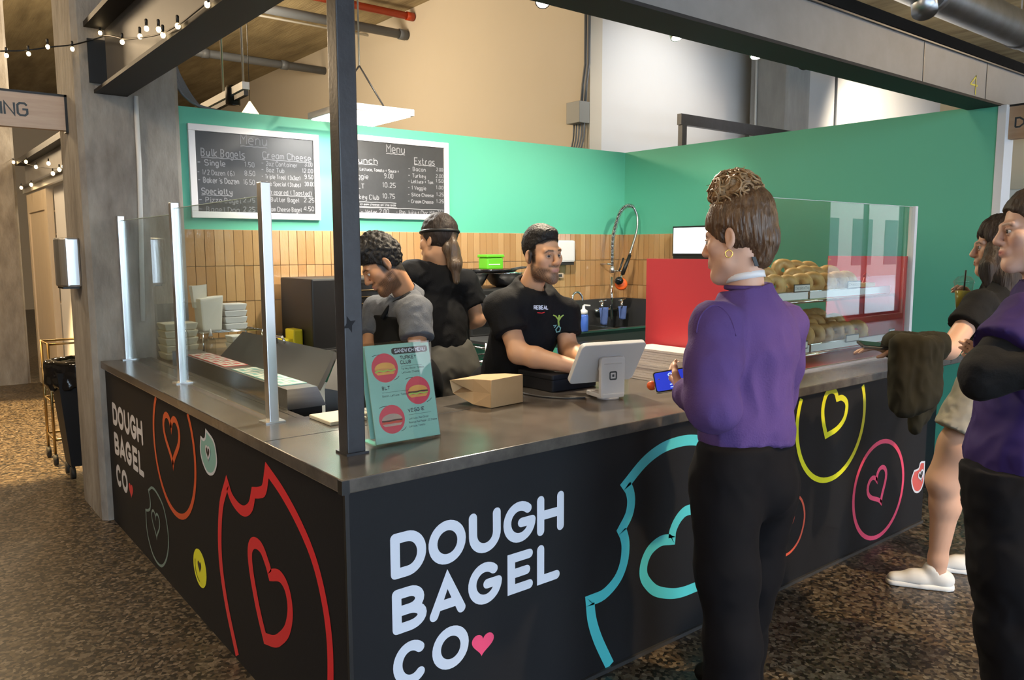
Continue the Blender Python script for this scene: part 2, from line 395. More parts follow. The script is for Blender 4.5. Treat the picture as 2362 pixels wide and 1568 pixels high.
def folds(scale, amp, seed=0, st=(1, 1, 1)):
    def fn(P):
        Q = P*np.array(st)*scale+seed
        return np.array([mnoise.noise(Vector(p))+.42*(1-3*abs(mnoise.noise(Vector(p)*2.1+Vector((7, 3, 5)))))*.6 for p in Q])*amp
    return fn
# ---------------------------------------------------------------- materials
ONE = (1, 1, 1)
mat('concrete', (.155, .135, .115), .88, var=(3.8, (.33, .305, .27), (1.5, 1.5, .55), .2), bump=(22, .9, (1, 1, .4)))
mat('concrete_grey', (.25, .25, .245), .85, var=(4, (.36, .36, .35), (1, 1, .3), .22), bump=(26, .5, (1, 1, .3)))
mat('beige_paint', (.57, .50, .40), .75, var=(.5, (.53, .47, .38), ONE, .3))
mat('white_paint', (.66, .655, .65), .7, var=(.6, (.61, .60, .60), ONE, .3))
mat('teal_paint', (.085, .40, .27), .55, var=(1.2, (.09, .415, .28), ONE, .3))
mat('ceiling_concrete', (.22, .17, .09), .85, var=(2.0, (.46, .37, .21), (2.2, .35, 1), .2), bump=(9, .9, (6, .3, 1)))
mat('timber', (.42, .31, .21), .6, var=(6, (.58, .46, .35), (.6, 3, 8), .2), bump=(30, .2, (.5, 3, 8)))
mat('pale_wood', (.52, .42, .29), .55, var=(5, (.60, .49, .35), (6, 6, .6), .22))
mat('sign_wood', (.42, .30, .22), .6, var=(4, (.52, .40, .31), (.7, .7, 9), .22))
mat('orange_wood', (.34, .20, .11), .6, var=(4, (.42, .27, .16), (.7, .7, 9), .22))
mat('steel_grey_shaded', (.075, .07, .066), .55, var=(5, (.095, .088, .082), ONE, .25))  # darker copy of the grey steel paint; dimmer light put into its colour
mat('channel_black', (.006, .006, .006), .9, spec=.08)
mat('beam_paint', (.018, .0175, .018), .6, spec=.25)
mat('steel_paint', (.020, .021, .025), .33, var=(14, (.03, .032, .038), ONE, .2), bump=(60, .05, ONE))
mat('steel_paint_grey', (.16, .155, .15), .42, var=(5, (.21, .20, .195), ONE, .25))
mat('black_panel', (.010, .0102, .012), .6, spec=.22, bump=(150, .04, ONE))
mat('black', (.008, .008, .008), .45)
mat('black_gloss', (.008, .008, .009), .12)
mat('rubber', (.012, .012, .012), .7)
mat('counter_top', (.045, .040, .035), .22, spec=.38, var=(7, (.115, .10, .085), (1.2, 1, 1), .23))
mat('aluminium', (.62, .62, .62), .32, 1.)
mat('steel', (.42, .42, .42), .28, 1., var=(6, (.34, .34, .34), (1, 14, 14), .3))
mat('dark_steel', (.07, .07, .072), .4, .55)
mat('glass_edge', (.50, .62, .58), .25)
mat('chrome', (.75, .75, .76), .08, 1.)
mat('lid_steel', (.10, .10, .10), .38, .6)
mat('galvanised', (.62, .65, .70), .34, 1., var=(5, (.42, .44, .47), ONE, .3))
mat('brass_wire', (.35, .25, .12), .35, 1.)
mat('pipe_grey', (.11, .12, .135), .45)
mat('pipe_red', (.42, .045, .010), .4)
mat('pipe_white', (.6, .6, .58), .4)
mat('box_grey', (.20, .20, .185), .5)
mat('white_plastic', (.62, .61, .60), .35)
mat('white_frame', (.70, .67, .66), .45)
mat('napkin', (.62, .55, .48), .8, var=(70, (.50, .44, .38), (1, 1, 4), .2))
mat('paper', (.66, .62, .54), .8)
mat('kraft', (.43, .26, .12), .75, var=(5, (.48, .30, .145), ONE, .2), bump=(9, .25, ONE))
mat('chalkboard', (.018, .019, .021), .42, var=(3, (.035, .036, .038), ONE, .25))
mat('chalk', (.21, .21, .22), .9)
mat('tile_glaze', (.52, .33, .155), .05, rand=(.30, .15, .052), var=(4, (.40, .22, .09), (5, 5, .7), .3), bump=(14, .22, (3.2, 3.2, 1.4)), coat=1.0, spec=.9)
mat('grout', (.40, .28, .16), .9)
mat('vinyl_white', (.60, .62, .69), .4); mat('vinyl_pink', (.78, .072, .17), .4); mat('vinyl_teal', (.075, .52, .56), .4)
mat('vinyl_yellow', (.75, .74, .015), .4); mat('vinyl_coral', (.66, .10, .055), .4); mat('vinyl_orange', (.60, .072, .012), .4)
mat('vinyl_red', (.66, .018, .028), .4); mat('vinyl_grey', (.15, .25, .25), .4); mat('vinyl_mint', (.20, .42, .39), .4)
mat('vinyl_black', (.012, .012, .014), .45); mat('vinyl_rose', (.58, .10, .09), .4); mat('paint_yellow', (.62, .48, .03), .5)
mat('red_panel', (.50, .042, .052), .4)
mat('green_plastic', (.10, .42, .018), .35)
mat('yellow_card', (.68, .58, .02), .5)
mat('blue_plastic', (.05, .13, .42), .35); mat('blue_cloth', (.06, .10, .26), .85); mat('soap_blue', (.05, .12, .45), .15)
mat('orange_rubber', (.72, .10, .008), .45)
mat('mint_print', (.33, .60, .52), .3); mat('print_pink', (.72, .075, .12), .35); mat('print_dark', (.03, .04, .045), .5)
mat('bun', (.66, .33, .07), .5, var=(9, (.50, .20, .03), ONE, .3)); mat('bun_grey', (.33, .24, .22), .5, var=(9, (.45, .32, .22), ONE, .3))
mat('lettuce', (.30, .42, .06), .6); mat('tomato', (.50, .06, .02), .5); mat('patty', (.07, .03, .02), .6); mat('chicken', (.55, .25, .07), .6)
mat('bagel_crust', (.60, .36, .13), .5, rand=(.72, .50, .22), var=(16, (.40, .19, .05), ONE, .26), bump=(25, .3, ONE))
mat('screen_white', (.8, .85, .95), .3, emit=((.86, .90, 1.0), 1.15))
mat('screen_blue', (.02, .03, .3), .2, emit=((.015, .03, .36), 1.2)); mat('screen_pale', (.2, .4, .9), .2, emit=((.22, .42, 1.), 1.4))
mat('digit_glow', (.3, .4, 1), .3, emit=((.28, .42, 1.0), 1.6))
mat('lamp_white', (1, 1, 1), .4, emit=((1, .98, .94), 9)); mat('bulb_warm', (1, .8, .5), .3, emit=((1.0, .72, .36), 9)); mat('lamp_spot', (1, .95, .8), .3, emit=((1, .93, .78), 12))
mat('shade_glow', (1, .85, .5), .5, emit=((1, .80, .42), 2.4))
mat('drink', (.42, .36, .06), .2); mat('red_toy', (.6, .05, .05), .4); mat('cream_plastic', (.62, .56, .42), .4)
thin_glass('glass'); thin_glass('window_glass', (.97, .98, .98), .04); thin_glass('clear_plastic', (.90, .90, .88), .06)
mat('brick_out', (.48, .36, .32), .9); mat('leaf_green', (.08, .30, .05), .7); mat('road', (.55, .55, .55), .9); mat('bark', (.12, .08, .05), .9)
# floor: ground aggregate, polished
m = mat('aggregate_floor', (.1, .08, .06), .38); t = m.node_tree; N = t.nodes.new; Lk = t.links.new
tc = N('ShaderNodeTexCoord'); vo = N('ShaderNodeTexVoronoi'); vo.inputs['Scale'].default_value = 62; Lk(tc.outputs['Object'], vo.inputs['Vector'])
bw = N('ShaderNodeSeparateColor'); Lk(vo.outputs['Color'], bw.inputs[0])
rp = N('ShaderNodeValToRGB'); cr = rp.color_ramp; cr.interpolation = 'CONSTANT'
cr.elements[0].position = 0; cr.elements[0].color = (.012, .010, .008, 1); cr.elements[1].position = .30; cr.elements[1].color = (.055, .042, .028, 1)
for p, c in ((.5, (.105, .075, .045, 1)), (.72, (.15, .12, .085, 1)), (.9, (.22, .18, .13, 1))):
    e = cr.elements.new(p); e.color = c
Lk(bw.outputs[0], rp.inputs[0])
nz = N('ShaderNodeTexNoise'); nz.inputs['Scale'].default_value = 160; Lk(tc.outputs['Object'], nz.inputs['Vector'])
mx = N('ShaderNodeMix'); mx.data_type = 'RGBA'; mx.blend_type = 'MULTIPLY'; mx.inputs[0].default_value = .6; Lk(rp.outputs[0], mx.inputs[6]); Lk(nz.outputs[0], mx.inputs[7])
gm = N('ShaderNodeMix'); gm.data_type = 'RGBA'; gm.blend_type = 'MULTIPLY'; gm.inputs[0].default_value = 1; gm.inputs[7].default_value = (1.08, 1.06, 1.04, 1); Lk(mx.outputs[2], gm.inputs[6])
Lk(gm.outputs[2], t.nodes['Principled BSDF'].inputs['Base Color'])

# ---------------------------------------------------------------- setting
ZC = 5.4; XR, YB, WT = 5.8, 5.47, 2.6
def struct(o): o['kind'] = 'structure'; return o
struct(box('floor', (-12, -4.4, -.1), (24, 26, 0), 'aggregate_floor'))
struct(box('ceiling', (-12, -4.4, ZC), (24, 26, ZC+.2), 'ceiling_concrete'))
struct(box('wall_hall', (6.8, 7.0, 0), (7.0, 26, ZC), 'beige_paint'))
struct(box('wall_rear', (7.0, 7.0, 0), (24, 7.2, ZC), 'white_paint'))
struct(box('wall_left', (-12.2, -4.4, 0), (-12, 26, ZC), 'beige_paint'))
struct(box('wall_far', (-12, 26, 0), (7, 26.2, ZC), 'beige_paint'))
struct(box('wall_end', (24, -4.4, 0), (24.2, 7.2, ZC), 'beige_paint'))
wb = struct(box('wall_back', (1.5, YB, 0), (XR+.1, YB+.1, WT), 'teal_paint'))
wr = struct(box('wall_right', (XR, 2.15, 0), (XR+.1, YB, WT), 'teal_paint'))
struct(box('trim_1', (XR-.005, 2.10, 0), (XR+.14, 2.15, WT-.01), 'white_paint'))
# window wall behind the camera, facing the street
ops = [(-3.4, -.4), (.6, 3.8), (5.2, 8.8), (10.4, 13.4), (15.6, 19.0)]
mb = MB().box((-12, -4.4, 3.7), (24, -4.2, ZC)).box((-12, -4.4, 0), (24, -4.2, .12)); px_ = -12
for a, b in ops: mb.box((px_, -4.4, .12), (a, -4.2, 3.7)); px_ = b
mb.box((px_, -4.4, .12), (24, -4.2, 3.7)); struct(mb.build('wall_window', 'beige_paint'))
for i, (a, b) in enumerate(ops):
    mb = MB(); c = (a+b)/2
    for x in (a+.03, c, b-.03): mb.box((x-.03, -4.36, .12), (x+.03, -4.26, 3.7))
    for z in (.15, 2.8, 3.67): mb.box((a, -4.355, z-.03), (b, -4.265, z+.03))
    wn = struct(mb.build('window_%d' % (i+1), 'steel_paint')); box('pane', (a, -4.315, .15), (b, -4.305, 3.67), 'window_glass', wn)
# the street outside
struct(box('street', (-30, -34, -.12), (60, -4.4, -.1), 'road'))
b_ = thing('street_building', 'pale brick building across the street, mirrored in the display case glass', 'building', (22, -20, 0))
box('wall', (8, -22, -.1), (60, -20, 9), 'brick_out', b_)
for x in range(10, 58, 4): box('shop_window', (x, -20.02, .6), (x+2.4, -19.98, 3.4), 'black_gloss', b_)
tr = thing('street_tree', 'young green tree on the pavement outside, mirrored in the case glass', 'tree', (24.5, -11, -.1))
MB().tube([(24.5, -11, -.1), (24.55, -11, 2), (24.4, -11, 3.6)], .09, 8, .04).build('trunk', 'bark', tr)
mb = MB()
for i in range(420):
    a = random.uniform(0, 6.28); r = 1.5*random.random()**.6; z = 2.9+random.gauss(0, .95); c = V(24.5+r*math.cos(a), -11+r*math.sin(a), max(1.3, z))
    u = V(random.uniform(-1, 1), random.uniform(-1, 1), random.uniform(-1, 1)).normalized(); v = u.orthogonal().normalized()
    mb.add([c-u*.16, c+v*.09, c+u*.16, c-v*.09], [(0, 1, 2, 3)])
mb.build('foliage', 'leaf_green', tr)

# glazed tiles, each a piece of its wall
tm = MB(); TW, TH = .0655, .2455
tm.add([(0, 0, 0), (TW-.0012, 0, 0), (TW-.0012, 0, TH-.0015), (0, 0, TH-.0015), (.0015, -.011, .0015), (TW-.0027, -.011, .0015), (TW-.0027, -.011, TH-.003), (.0015, -.011, TH-.003)],
       [(4, 5, 6, 7), (0, 1, 5, 4), (1, 2, 6, 5), (2, 3, 7, 6), (3, 0, 4, 7)])
tme = bpy.data.meshes.new('tile'); tme.from_pydata(tm.v, [], tm.f); tme.update(); tme.materials.append(MATS['tile_glaze'])
ZT = 1.805
box('grout_bed', (1.52, YB-.004, .90), (XR, YB, ZT), 'grout', wb); box('grout_bed', (XR-.004, 4.74, .90), (XR, YB, ZT), 'grout', wr)
def tile(p, parent, rz):
    o = link('tile', tme, parent); j = random.uniform(-.012, .012)
    o.matrix_basis = Matrix.Translation(p) @ Matrix.Rotation(rz+j, 4, 'Z') @ Matrix.Rotation(random.uniform(-.006, .006), 4, 'X')
for r in range(4):
    z = ZT-(r+1)*TH
    for i in range(65):
        x = 1.525+i*TW
        if r < 3 or 40 < i: tile((x, YB-.004, z), wb, 0)
    for i in range(11 if r < 3 else 8): tile((XR-.004, YB-.01-i*TW, z), wr, -math.pi/2)

# ---------------------------------------------------------------- columns and beams
def column(name, label, x0, y0, x1, y1, m, cap=False):
    t = thing(name, label, 'column', ((x0+x1)/2, (y0+y1)/2, 0))
    c = .03; P = [(x0+c, y0), (x1-c, y0), (x1, y0+c), (x1, y1-c), (x1-c, y1), (x0+c, y1), (x0, y1-c), (x0, y0+c)]
    MB().prism(P, 0, ZC).build('shaft', m, t)
    if cap:
        w = .55; mb = MB()
        lo = [(x0, y0, 4.72), (x1, y0, 4.72), (x1, y1, 4.72), (x0, y1, 4.72)]; hi = [(x0-w, y0-w, ZC), (x1+w, y0-w, ZC), (x1+w, y1+w, ZC), (x0-w, y1+w, ZC)]
        mb.add(lo+hi, [(3, 2, 1, 0), (4, 5, 6, 7), (0, 1, 5, 4), (1, 2, 6, 5), (2, 3, 7, 6), (3, 0, 4, 7)]).build('capital', m, t)
    return t
column('concrete_column', 'board-marked concrete column where the left counter ends', .97, 5.27, 1.55, 5.87, 'concrete')
column('concrete_column', 'far concrete column with flared top at the left edge of the photo', .72, 11.5, 1.40, 12.2, 'concrete', True)
column('concrete_column', 'concrete column standing above and behind the right green wall', 9.7, 6.2, 10.27, 6.8, 'concrete_grey')
ZB = 2.585
t = thing('steel_beam', 'black steel beam with string lights running from the corner post to the left column', 'beam', (1.15, 3.7, ZB))
box('bottom_flange', (1.065, 2.36, ZB), (1.245, 5.26, ZB+.02), 'beam_paint', t); box('web', (1.14, 2.36, ZB+.02), (1.16, 5.26, ZB+.37), 'steel_grey_shaded', t)
box('top_flange', (1.03, 2.36, ZB+.37), (1.28, 5.26, ZB+.40), 'beam_paint', t)
box('end_plate', (1.045, 5.255, ZB+.06), (1.14, 5.27, ZB+.31), 'black', t); box('end_plate', (1.16, 5.255, ZB+.06), (1.255, 5.27, ZB+.31), 'black', t)
t = thing('steel_beam', 'long grey steel beam over the front counter, marked with a yellow number', 'beam', (4, 2.24, ZB))
box('web', (1.05, 2.14, ZB+.015), (9.5, 2.335, ZB+.234), 'steel_paint_grey', t); box('bottom_flange', (1.05, 2.135, ZB), (9.5, 2.34, ZB+.015), 'beam_paint', t)
box('lip', (1.05, 2.125, ZB+.234), (9.5, 2.36, ZB+.244), 'steel_paint', t); box('top_channel', (1.05, 2.12, ZB+.244), (9.5, 2.36, ZB+.305), 'channel_black', t)
for x_ in (2130, 2277):
    p = PX(x_, 160, 'y', 2.139); box('joint_line', (p.x-.004, 2.1375, ZB+.015), (p.x+.004, 2.141, ZB+.234), 'steel_paint', t)
fl = Flat(lambda u, v, l: (u, 2.138, v)); a = PX(2238, 205, 'y', 2.138); b = PX(2252, 205, 'y', 2.138)
fl.stroke([(b.x-.01, a.z+.085), (a.x, a.z+.03), (b.x+.01, a.z+.03)], .012); fl.stroke([(b.x-.012, a.z+.085), (b.x-.008, a.z-.02)], .012); fl.build('painted_number', 'paint_yellow', t)
t = thing('steel_post', 'black square steel post rising from the counter corner to the beam', 'post', (1.182, 2.33, 1))
box('shaft', (1.15, 2.297, 1.006), (1.215, 2.362, ZB), 'steel_paint', t, .004); box('base_plate', (1.142, 2.289, 1.0), (1.223, 2.37, 1.008), 'steel_paint', t)
st = Flat(lambda u, v, l: (u, 2.2965, v)); pc = PX(806, 748, 'y', 2.2965)
st.poly([(pc.x+(.022 if k % 2 == 0 else .010)*math.cos(k*math.pi/4+.4)*(1.1 if k == 0 else 1), pc.z+(.03 if k % 2 == 0 else .012)*math.sin(k*math.pi/4+.4)) for k in range(8)]); st.build('tape_mark', 'black_panel', t)

# ---------------------------------------------------------------- counter base, worktop
XP, YP = 1.03, 2.085
ct = thing('service_counter', 'L-shaped black counter base printed with bagel graphics and white lettering', 'counter', (1.03, 2.085, 0))
box('front_panel', (XP+.012, YP, .012), (4.87, YP+.03, .957), 'black_panel', ct)
box('side_panel', (XP, YP+.012, 0), (XP+.03, 5.262, .957), 'black_panel', ct)
box('corner_trim', (XP-.001, YP-.001, 0), (XP+.012, YP+.012, .957), 'black', ct)
box('kick_strip', (XP+.012, YP-.012, 0), (4.87, YP+.002, .016), 'dark_steel', ct)
box('end_panel', (4.84, YP+.03, 0), (4.87, 2.90, .957), 'black_panel', ct)
box('inner_panel', (1.30, 2.87, 0), (4.84, 2.90, .957), 'black', ct); box('inner_panel', (1.27, 2.90, 0), (1.30, 5.262, .957), 'black', ct)
box('recessed_panel', (4.87, 2.42, 0), (5.79, 2.45, .957), 'black_panel', ct)
wt = thing('worktop', 'dark stone-look countertop with glossy surface running round the corner', 'countertop', (1.01, 2.06, .957))
MB().prism([(1.008, 2.055), (5.79, 2.055), (5.79, 2.97), (1.30, 2.97), (1.30, 5.262), (1.008, 5.262)], .957, 1.0).build('slab', 'counter_top', wt, .004)
box('edge_corner', (1.005, 2.052, .956), (1.03, 2.08, .9985), 'black', wt)
box('seam', (1.01, 2.66, 1.0), (1.9, 2.664, 1.0008), 'black', wt); box('seam', (1.262, 2.97, 1.0), (1.266, 5.26, 1.0008), 'black', wt)
# ---------------------------------------------------------------- vinyl graphics
FR = lambda u, v, l: (u, YP-.0012-.0006*l, v)
LF = lambda u, v, l: (XP-.0012-.0006*l, u, v)
def arc(cx, cy, rx, ry, a0, a1, n=24): return [(cx+rx*math.cos(math.radians(a0+(a1-a0)*i/n)), cy+ry*math.sin(math.radians(a0+(a1-a0)*i/n))) for i in range(n+1)]
def big(fl, ch, x, z, w, h, s):
    """one rounded heavy capital in the box x..x+w, z..z+h with stroke s"""
    a = s/2; x0, x1, z0, z1 = x+a, x+w-a, z+a, z+h-a; cx, cz = (x0+x1)/2, (z0+z1)/2; rx, rz = (x1-x0)/2, (z1-z0)/2; S = lambda p, c=False: fl.stroke(p, s, c, nc=8)
    if ch == 'O': S(arc(cx, cz, rx, rz, 0, 345, 30), True)
    elif ch == 'C': S(arc(cx, cz, rx, rz, 48, 312, 26))
    elif ch == 'G': S(arc(cx, cz, rx, rz, 48, 356, 28)); S([(x1, cz-.004), (cx+rx*.15, cz-.004)])
    elif ch == 'D': S([(x0, z0), (x0, z1)]); S([(x0, z1), (cx-rx*.1, z1)]+arc(cx-rx*.1, cz, rx*1.1, rz, 90, -90, 18)+[(x0, z0)])
    elif ch == 'U': S([(x0, z1), (x0, z0+rx)]+arc(cx, z0+rx, rx, rx, 180, 360, 16)+[(x1, z1)])
    elif ch == 'H': S([(x0, z0), (x0, z1)]); S([(x1, z0), (x1, z1)]); S([(x0, cz), (x1, cz)])
    elif ch == 'B':
        S([(x0, z0), (x0, z1)]); r1 = rz/2
        S([(x0, z1), (cx, z1)]+arc(cx, z1-r1, rx*.82, r1, 90, -90, 12)+[(x0, cz)]); S([(x0, cz), (cx, cz)]+arc(cx, z0+r1, rx, r1, 90, -90, 12)+[(x0, z0)])
    elif ch == 'A': S([(x0, z0), (cx, z1), (x1, z0)]); S([(x0+rx*.42, z0+rz*.52), (x1-rx*.42, z0+rz*.52)])
    elif ch == 'E': S([(x1, z0), (x0, z0), (x0, z1), (x1, z1)]); S([(x0, cz), (x1-rx*.3, cz)])
    elif ch == 'L': S([(x0, z1), (x0, z0), (x1, z0)])
def heart(cx, cy, w, h, rot=0, n=40):
    P = []
    for i in range(n):
        t_ = 2*math.pi*i/n; x = 16*math.sin(t_)**3; y = 13*math.cos(t_)-5*math.cos(2*t_)-2*math.cos(3*t_)-math.cos(4*t_)
        x, y = x/32*w, (y+2.5)/29*h; P.append((cx+x*math.cos(rot)-y*math.sin(rot), cy+x*math.sin(rot)+y*math.cos(rot)))
    return P
WORDS = [[('D', 1.178, .131), ('O', 1.318, .147), ('U', 1.478, .135), ('G', 1.625, .146), ('H', 1.778, .130)], [('B', 1.180, .127), ('A', 1.318, .143), ('G', 1.473, .144), ('E', 1.642, .116), ('L', 1.778, .110)], [('C', 1.179, .134), ('O', 1.326, .147)]]
ZR = [.640, .457, .273]
fl = Flat(FR)
for row, z in zip(WORDS, ZR):
    for c, x, w_ in row: fl = Flat(FR); big(fl, c, x, z, w_, .148, .034); fl.build('letter', 'vinyl_white', ct)
fl = Flat(FR).poly(heart(1.531, .312, .095, .08, -.12)); fl.build('heart_graphic', 'vinyl_pink', ct)
for row, z in zip(WORDS, (.634, .455, .262)):         # the same mark on the left panel, reading away from the column
    for c, x, w_ in row: g = Flat(lambda u, v, l: (XP-.0012-.0006*l, 5.118-(u-1.178)*.945, v)); big(g, c, x, z, w_, .136, .033); g.build('letter', 'vinyl_white', ct)
Flat(LF).poly(heart(4.768, .305, .095, .085)).build('heart_graphic', 'vinyl_red', ct)
# front: big bitten teal bagel outline
import itertools
out = smooth([(2.16, .018, 0), (2.092, .148, 0), (2.058, .24, 0), (2.046, .322, 0)], 5)+smooth([(2.046, .322, 0), (2.123, .326, 0), (2.195, .366, 0), (2.232, .425, 0), (2.241, .49, 0), (2.232, .535, 0), (2.216, .565, 0)], 4)+smooth([(2.216, .565, 0), (2.258, .617, 0), (2.27, .67, 0), (2.26, .715, 0), (2.238, .745, 0)], 4)
out += smooth([(2.238, .745, 0), (2.337, .814, 0), (2.43, .852, 0), (2.52, .866, 0), (2.63, .863, 0), (2.74, .835, 0), (2.86, .775, 0), (2.97, .68, 0), (3.03, .56, 0), (3.05, .42, 0), (3.02, .27, 0), (2.94, .13, 0), (2.84, .018, 0)], 5)
Flat(FR).stroke([p[:2] for p in out], .046, cap=False).build('bagel_graphic', 'vinyl_teal', ct)
h_ = smooth([(2.524, .452, 0), (2.455, .462, 0), (2.39, .441, 0), (2.355, .397, 0), (2.35, .345, 0), (2.376, .30, 0), (2.43, .252, 0), (2.52, .215, 0), (2.60, .199, 0), (2.70, .196, 0)], 5)+smooth([(2.70, .196, 0), (2.76, .30, 0), (2.785, .41, 0), (2.77, .50, 0), (2.72, .555, 0), (2.655, .556, 0), (2.604, .555, 0), (2.56, .53, 0), (2.53, .49, 0), (2.524, .452, 0)], 5)
Flat(FR).stroke([p[:2] for p in h_], .046, True).build('heart_graphic', 'vinyl_teal', ct)
# yellow ring cut off by the worktop
c_ = [p for p in arc(3.773, .80, .327, .323, 155, 385, 44) if p[1] < .955]
Flat(FR).stroke(c_, .028, cap=False).build('bagel_graphic', 'vinyl_yellow', ct)
h_ = smooth([(3.72, .715, 0), (3.688, .79, 0), (3.677, .86, 0), (3.70, .925, 0), (3.74, .945, 0), (3.79, .935, 0), (3.815, .895, 0)], 5)+smooth([(3.815, .895, 0), (3.86, .895, 0), (3.903, .87, 0), (3.912, .83, 0), (3.888, .775, 0), (3.82, .735, 0), (3.72, .715, 0)], 5)
Flat(FR).stroke([p[:2] for p in h_], .030, True).build('heart_graphic', 'vinyl_yellow', ct)
# small coral bitten ring
c_ = smooth([(3.262, .408, 0), (3.232, .352, 0), (3.235, .30, 0), (3.278, .222, 0), (3.343, .172, 0), (3.43, .17, 0), (3.51, .222, 0), (3.547, .32, 0), (3.522, .408, 0), (3.463, .457, 0), (3.412, .474, 0), (3.362, .474, 0)], 5)+smooth([(3.362, .474, 0), (3.366, .435, 0), (3.345, .41, 0), (3.31, .398, 0), (3.262, .408, 0)], 4)
Flat(FR).stroke([p[:2] for p in c_], .0135, True).build('bagel_graphic', 'vinyl_coral', ct)
Flat(FR).stroke(heart(3.397, .325, .115, .108, .1), .0125, True).build('heart_graphic', 'vinyl_coral', ct)
Flat(FR).stroke(arc(4.312, .315, .284, .276, 0, 350, 48), .025, True).build('bagel_graphic', 'vinyl_pink', ct)
Flat(FR).stroke(heart(4.30, .325, .215, .20, .42), .025, True).build('heart_graphic', 'vinyl_pink', ct)
s_ = smooth([(4.733, .346, 0), (4.704, .295, 0), (4.739, .229, 0), (4.789, .205, 0), (4.835, .215, 0), (4.862, .25, 0)], 4)+smooth([(4.862, .25, 0), (4.864, .30, 0), (4.862, .378, 0)], 2)+smooth([(4.862, .378, 0), (4.81, .383, 0), (4.79, .35, 0), (4.733, .346, 0)], 4)
g = Flat(FR).poly([p[:2] for p in s_]); sk = g.build('bagel_sticker', 'vinyl_rose', ct)
Flat(FR).stroke([p[:2] for p in s_], .012, True, lv=1).build('sticker_outline', 'vinyl_white', ct)
Flat(FR).poly(heart(4.822, .300, .058, .058, .3), 2).stroke(heart(4.822, .300, .058, .058, .3), .01, True, lv=3).build('sticker_heart', 'vinyl_black', ct)
Flat(FR).stroke(heart(4.822, .300, .062, .062, .3), .011, True, lv=4).build('heart_outline', 'vinyl_white', ct)
# left panel graphics
c_ = [p for p in arc(3.868, .735, .335, .325, 140, 400, 44) if p[1] < .955]
Flat(LF).stroke(c_, .028, cap=False).build('bagel_graphic', 'vinyl_orange', ct)
Flat(LF).stroke(heart(3.885, .765, .26, .235, 0), .03, True).build('heart_graphic', 'vinyl_orange', ct)
s_ = smooth([(3.431, .869, 0), (3.447, .81, 0), (3.42, .76, 0), (3.36, .728, 0), (3.29, .742, 0), (3.243, .79, 0), (3.242, .84, 0), (3.27, .885, 0), (3.36, .913, 0)], 4)+smooth([(3.36, .913, 0), (3.372, .878, 0), (3.40, .864, 0), (3.431, .869, 0)], 4)
Flat(LF).poly([p[:2] for p in s_]).build('bagel_sticker', 'vinyl_mint', ct); Flat(LF).stroke([p[:2] for p in s_], .012, True, lv=1).build('sticker_outline', 'vinyl_white', ct)
Flat(LF).poly(heart(3.345, .815, .05, .055), 2).build('sticker_heart', 'vinyl_black', ct); Flat(LF).stroke(heart(3.345, .815, .055, .06), .010, True, lv=3).build('heart_outline', 'vinyl_white', ct)
c_ = smooth([(4.457, .276, 0), (4.452, .155, 0), (4.355, .056, 0), (4.205, .043, 0), (4.085, .128, 0), (4.037, .248, 0), (4.088, .376, 0), (4.202, .43, 0), (4.298, .438, 0), (4.375, .405, 0)], 5)+smooth([(4.375, .405, 0), (4.352, .36, 0), (4.36, .315, 0), (4.40, .29, 0), (4.457, .276, 0)], 4)
Flat(LF).stroke([p[:2] for p in c_], .014, True).build('bagel_graphic', 'vinyl_grey', ct); Flat(LF).stroke(heart(4.262, .245, .15, .14), .013, True).build('heart_graphic', 'vinyl_grey', ct)
d_ = arc(3.543, .246, .092, .088, 0, 350, 30); Flat(LF).poly(d_).build('bagel_sticker', 'vinyl_yellow', ct)
Flat(LF).poly(heart(3.545, .25, .05, .055), 1).build('sticker_heart', 'vinyl_black', ct)
Flat(LF).stroke(arc(3.543, .246, .068, .066, -80, 20, 8), .006, lv=1).build('print_line', 'vinyl_black', ct)
c_ = smooth([(3.095, .02, 0), (3.195, .192, 0), (3.245, .345, 0), (3.246, .48, 0), (3.207, .625, 0), (3.127, .738, 0)], 5)+smooth([(3.127, .738, 0), (3.08, .69, 0), (3.0, .668, 0), (2.93, .674, 0), (2.868, .71, 0), (2.834, .77, 0)], 4)+smooth([(2.834, .77, 0), (2.775, .785, 0), (2.725, .81, 0), (2.69, .889, 0)], 4)
c_ += smooth([(2.69, .889, 0), (2.56, .84, 0), (2.435, .772, 0), (2.335, .694, 0), (2.272, .607, 0), (2.228, .49, 0), (2.217, .37, 0), (2.235, .22, 0), (2.29, .10, 0), (2.35, .02, 0)], 5)
Flat(LF).stroke([p[:2] for p in c_], .043, cap=False).build('bagel_graphic', 'vinyl_red', ct)
h_ = smooth([(2.778, .221, 0), (2.84, .32, 0), (2.892, .448, 0), (2.896, .529, 0), (2.851, .571, 0), (2.779, .573, 0), (2.725, .53, 0), (2.70, .495, 0)], 5)+smooth([(2.70, .495, 0), (2.61, .52, 0), (2.548, .493, 0), (2.527, .422, 0), (2.56, .34, 0), (2.63, .278, 0), (2.69, .245, 0), (2.778, .221, 0)], 5)
Flat(LF).stroke([p[:2] for p in h_], .045, True).build('heart_graphic', 'vinyl_red', ct)
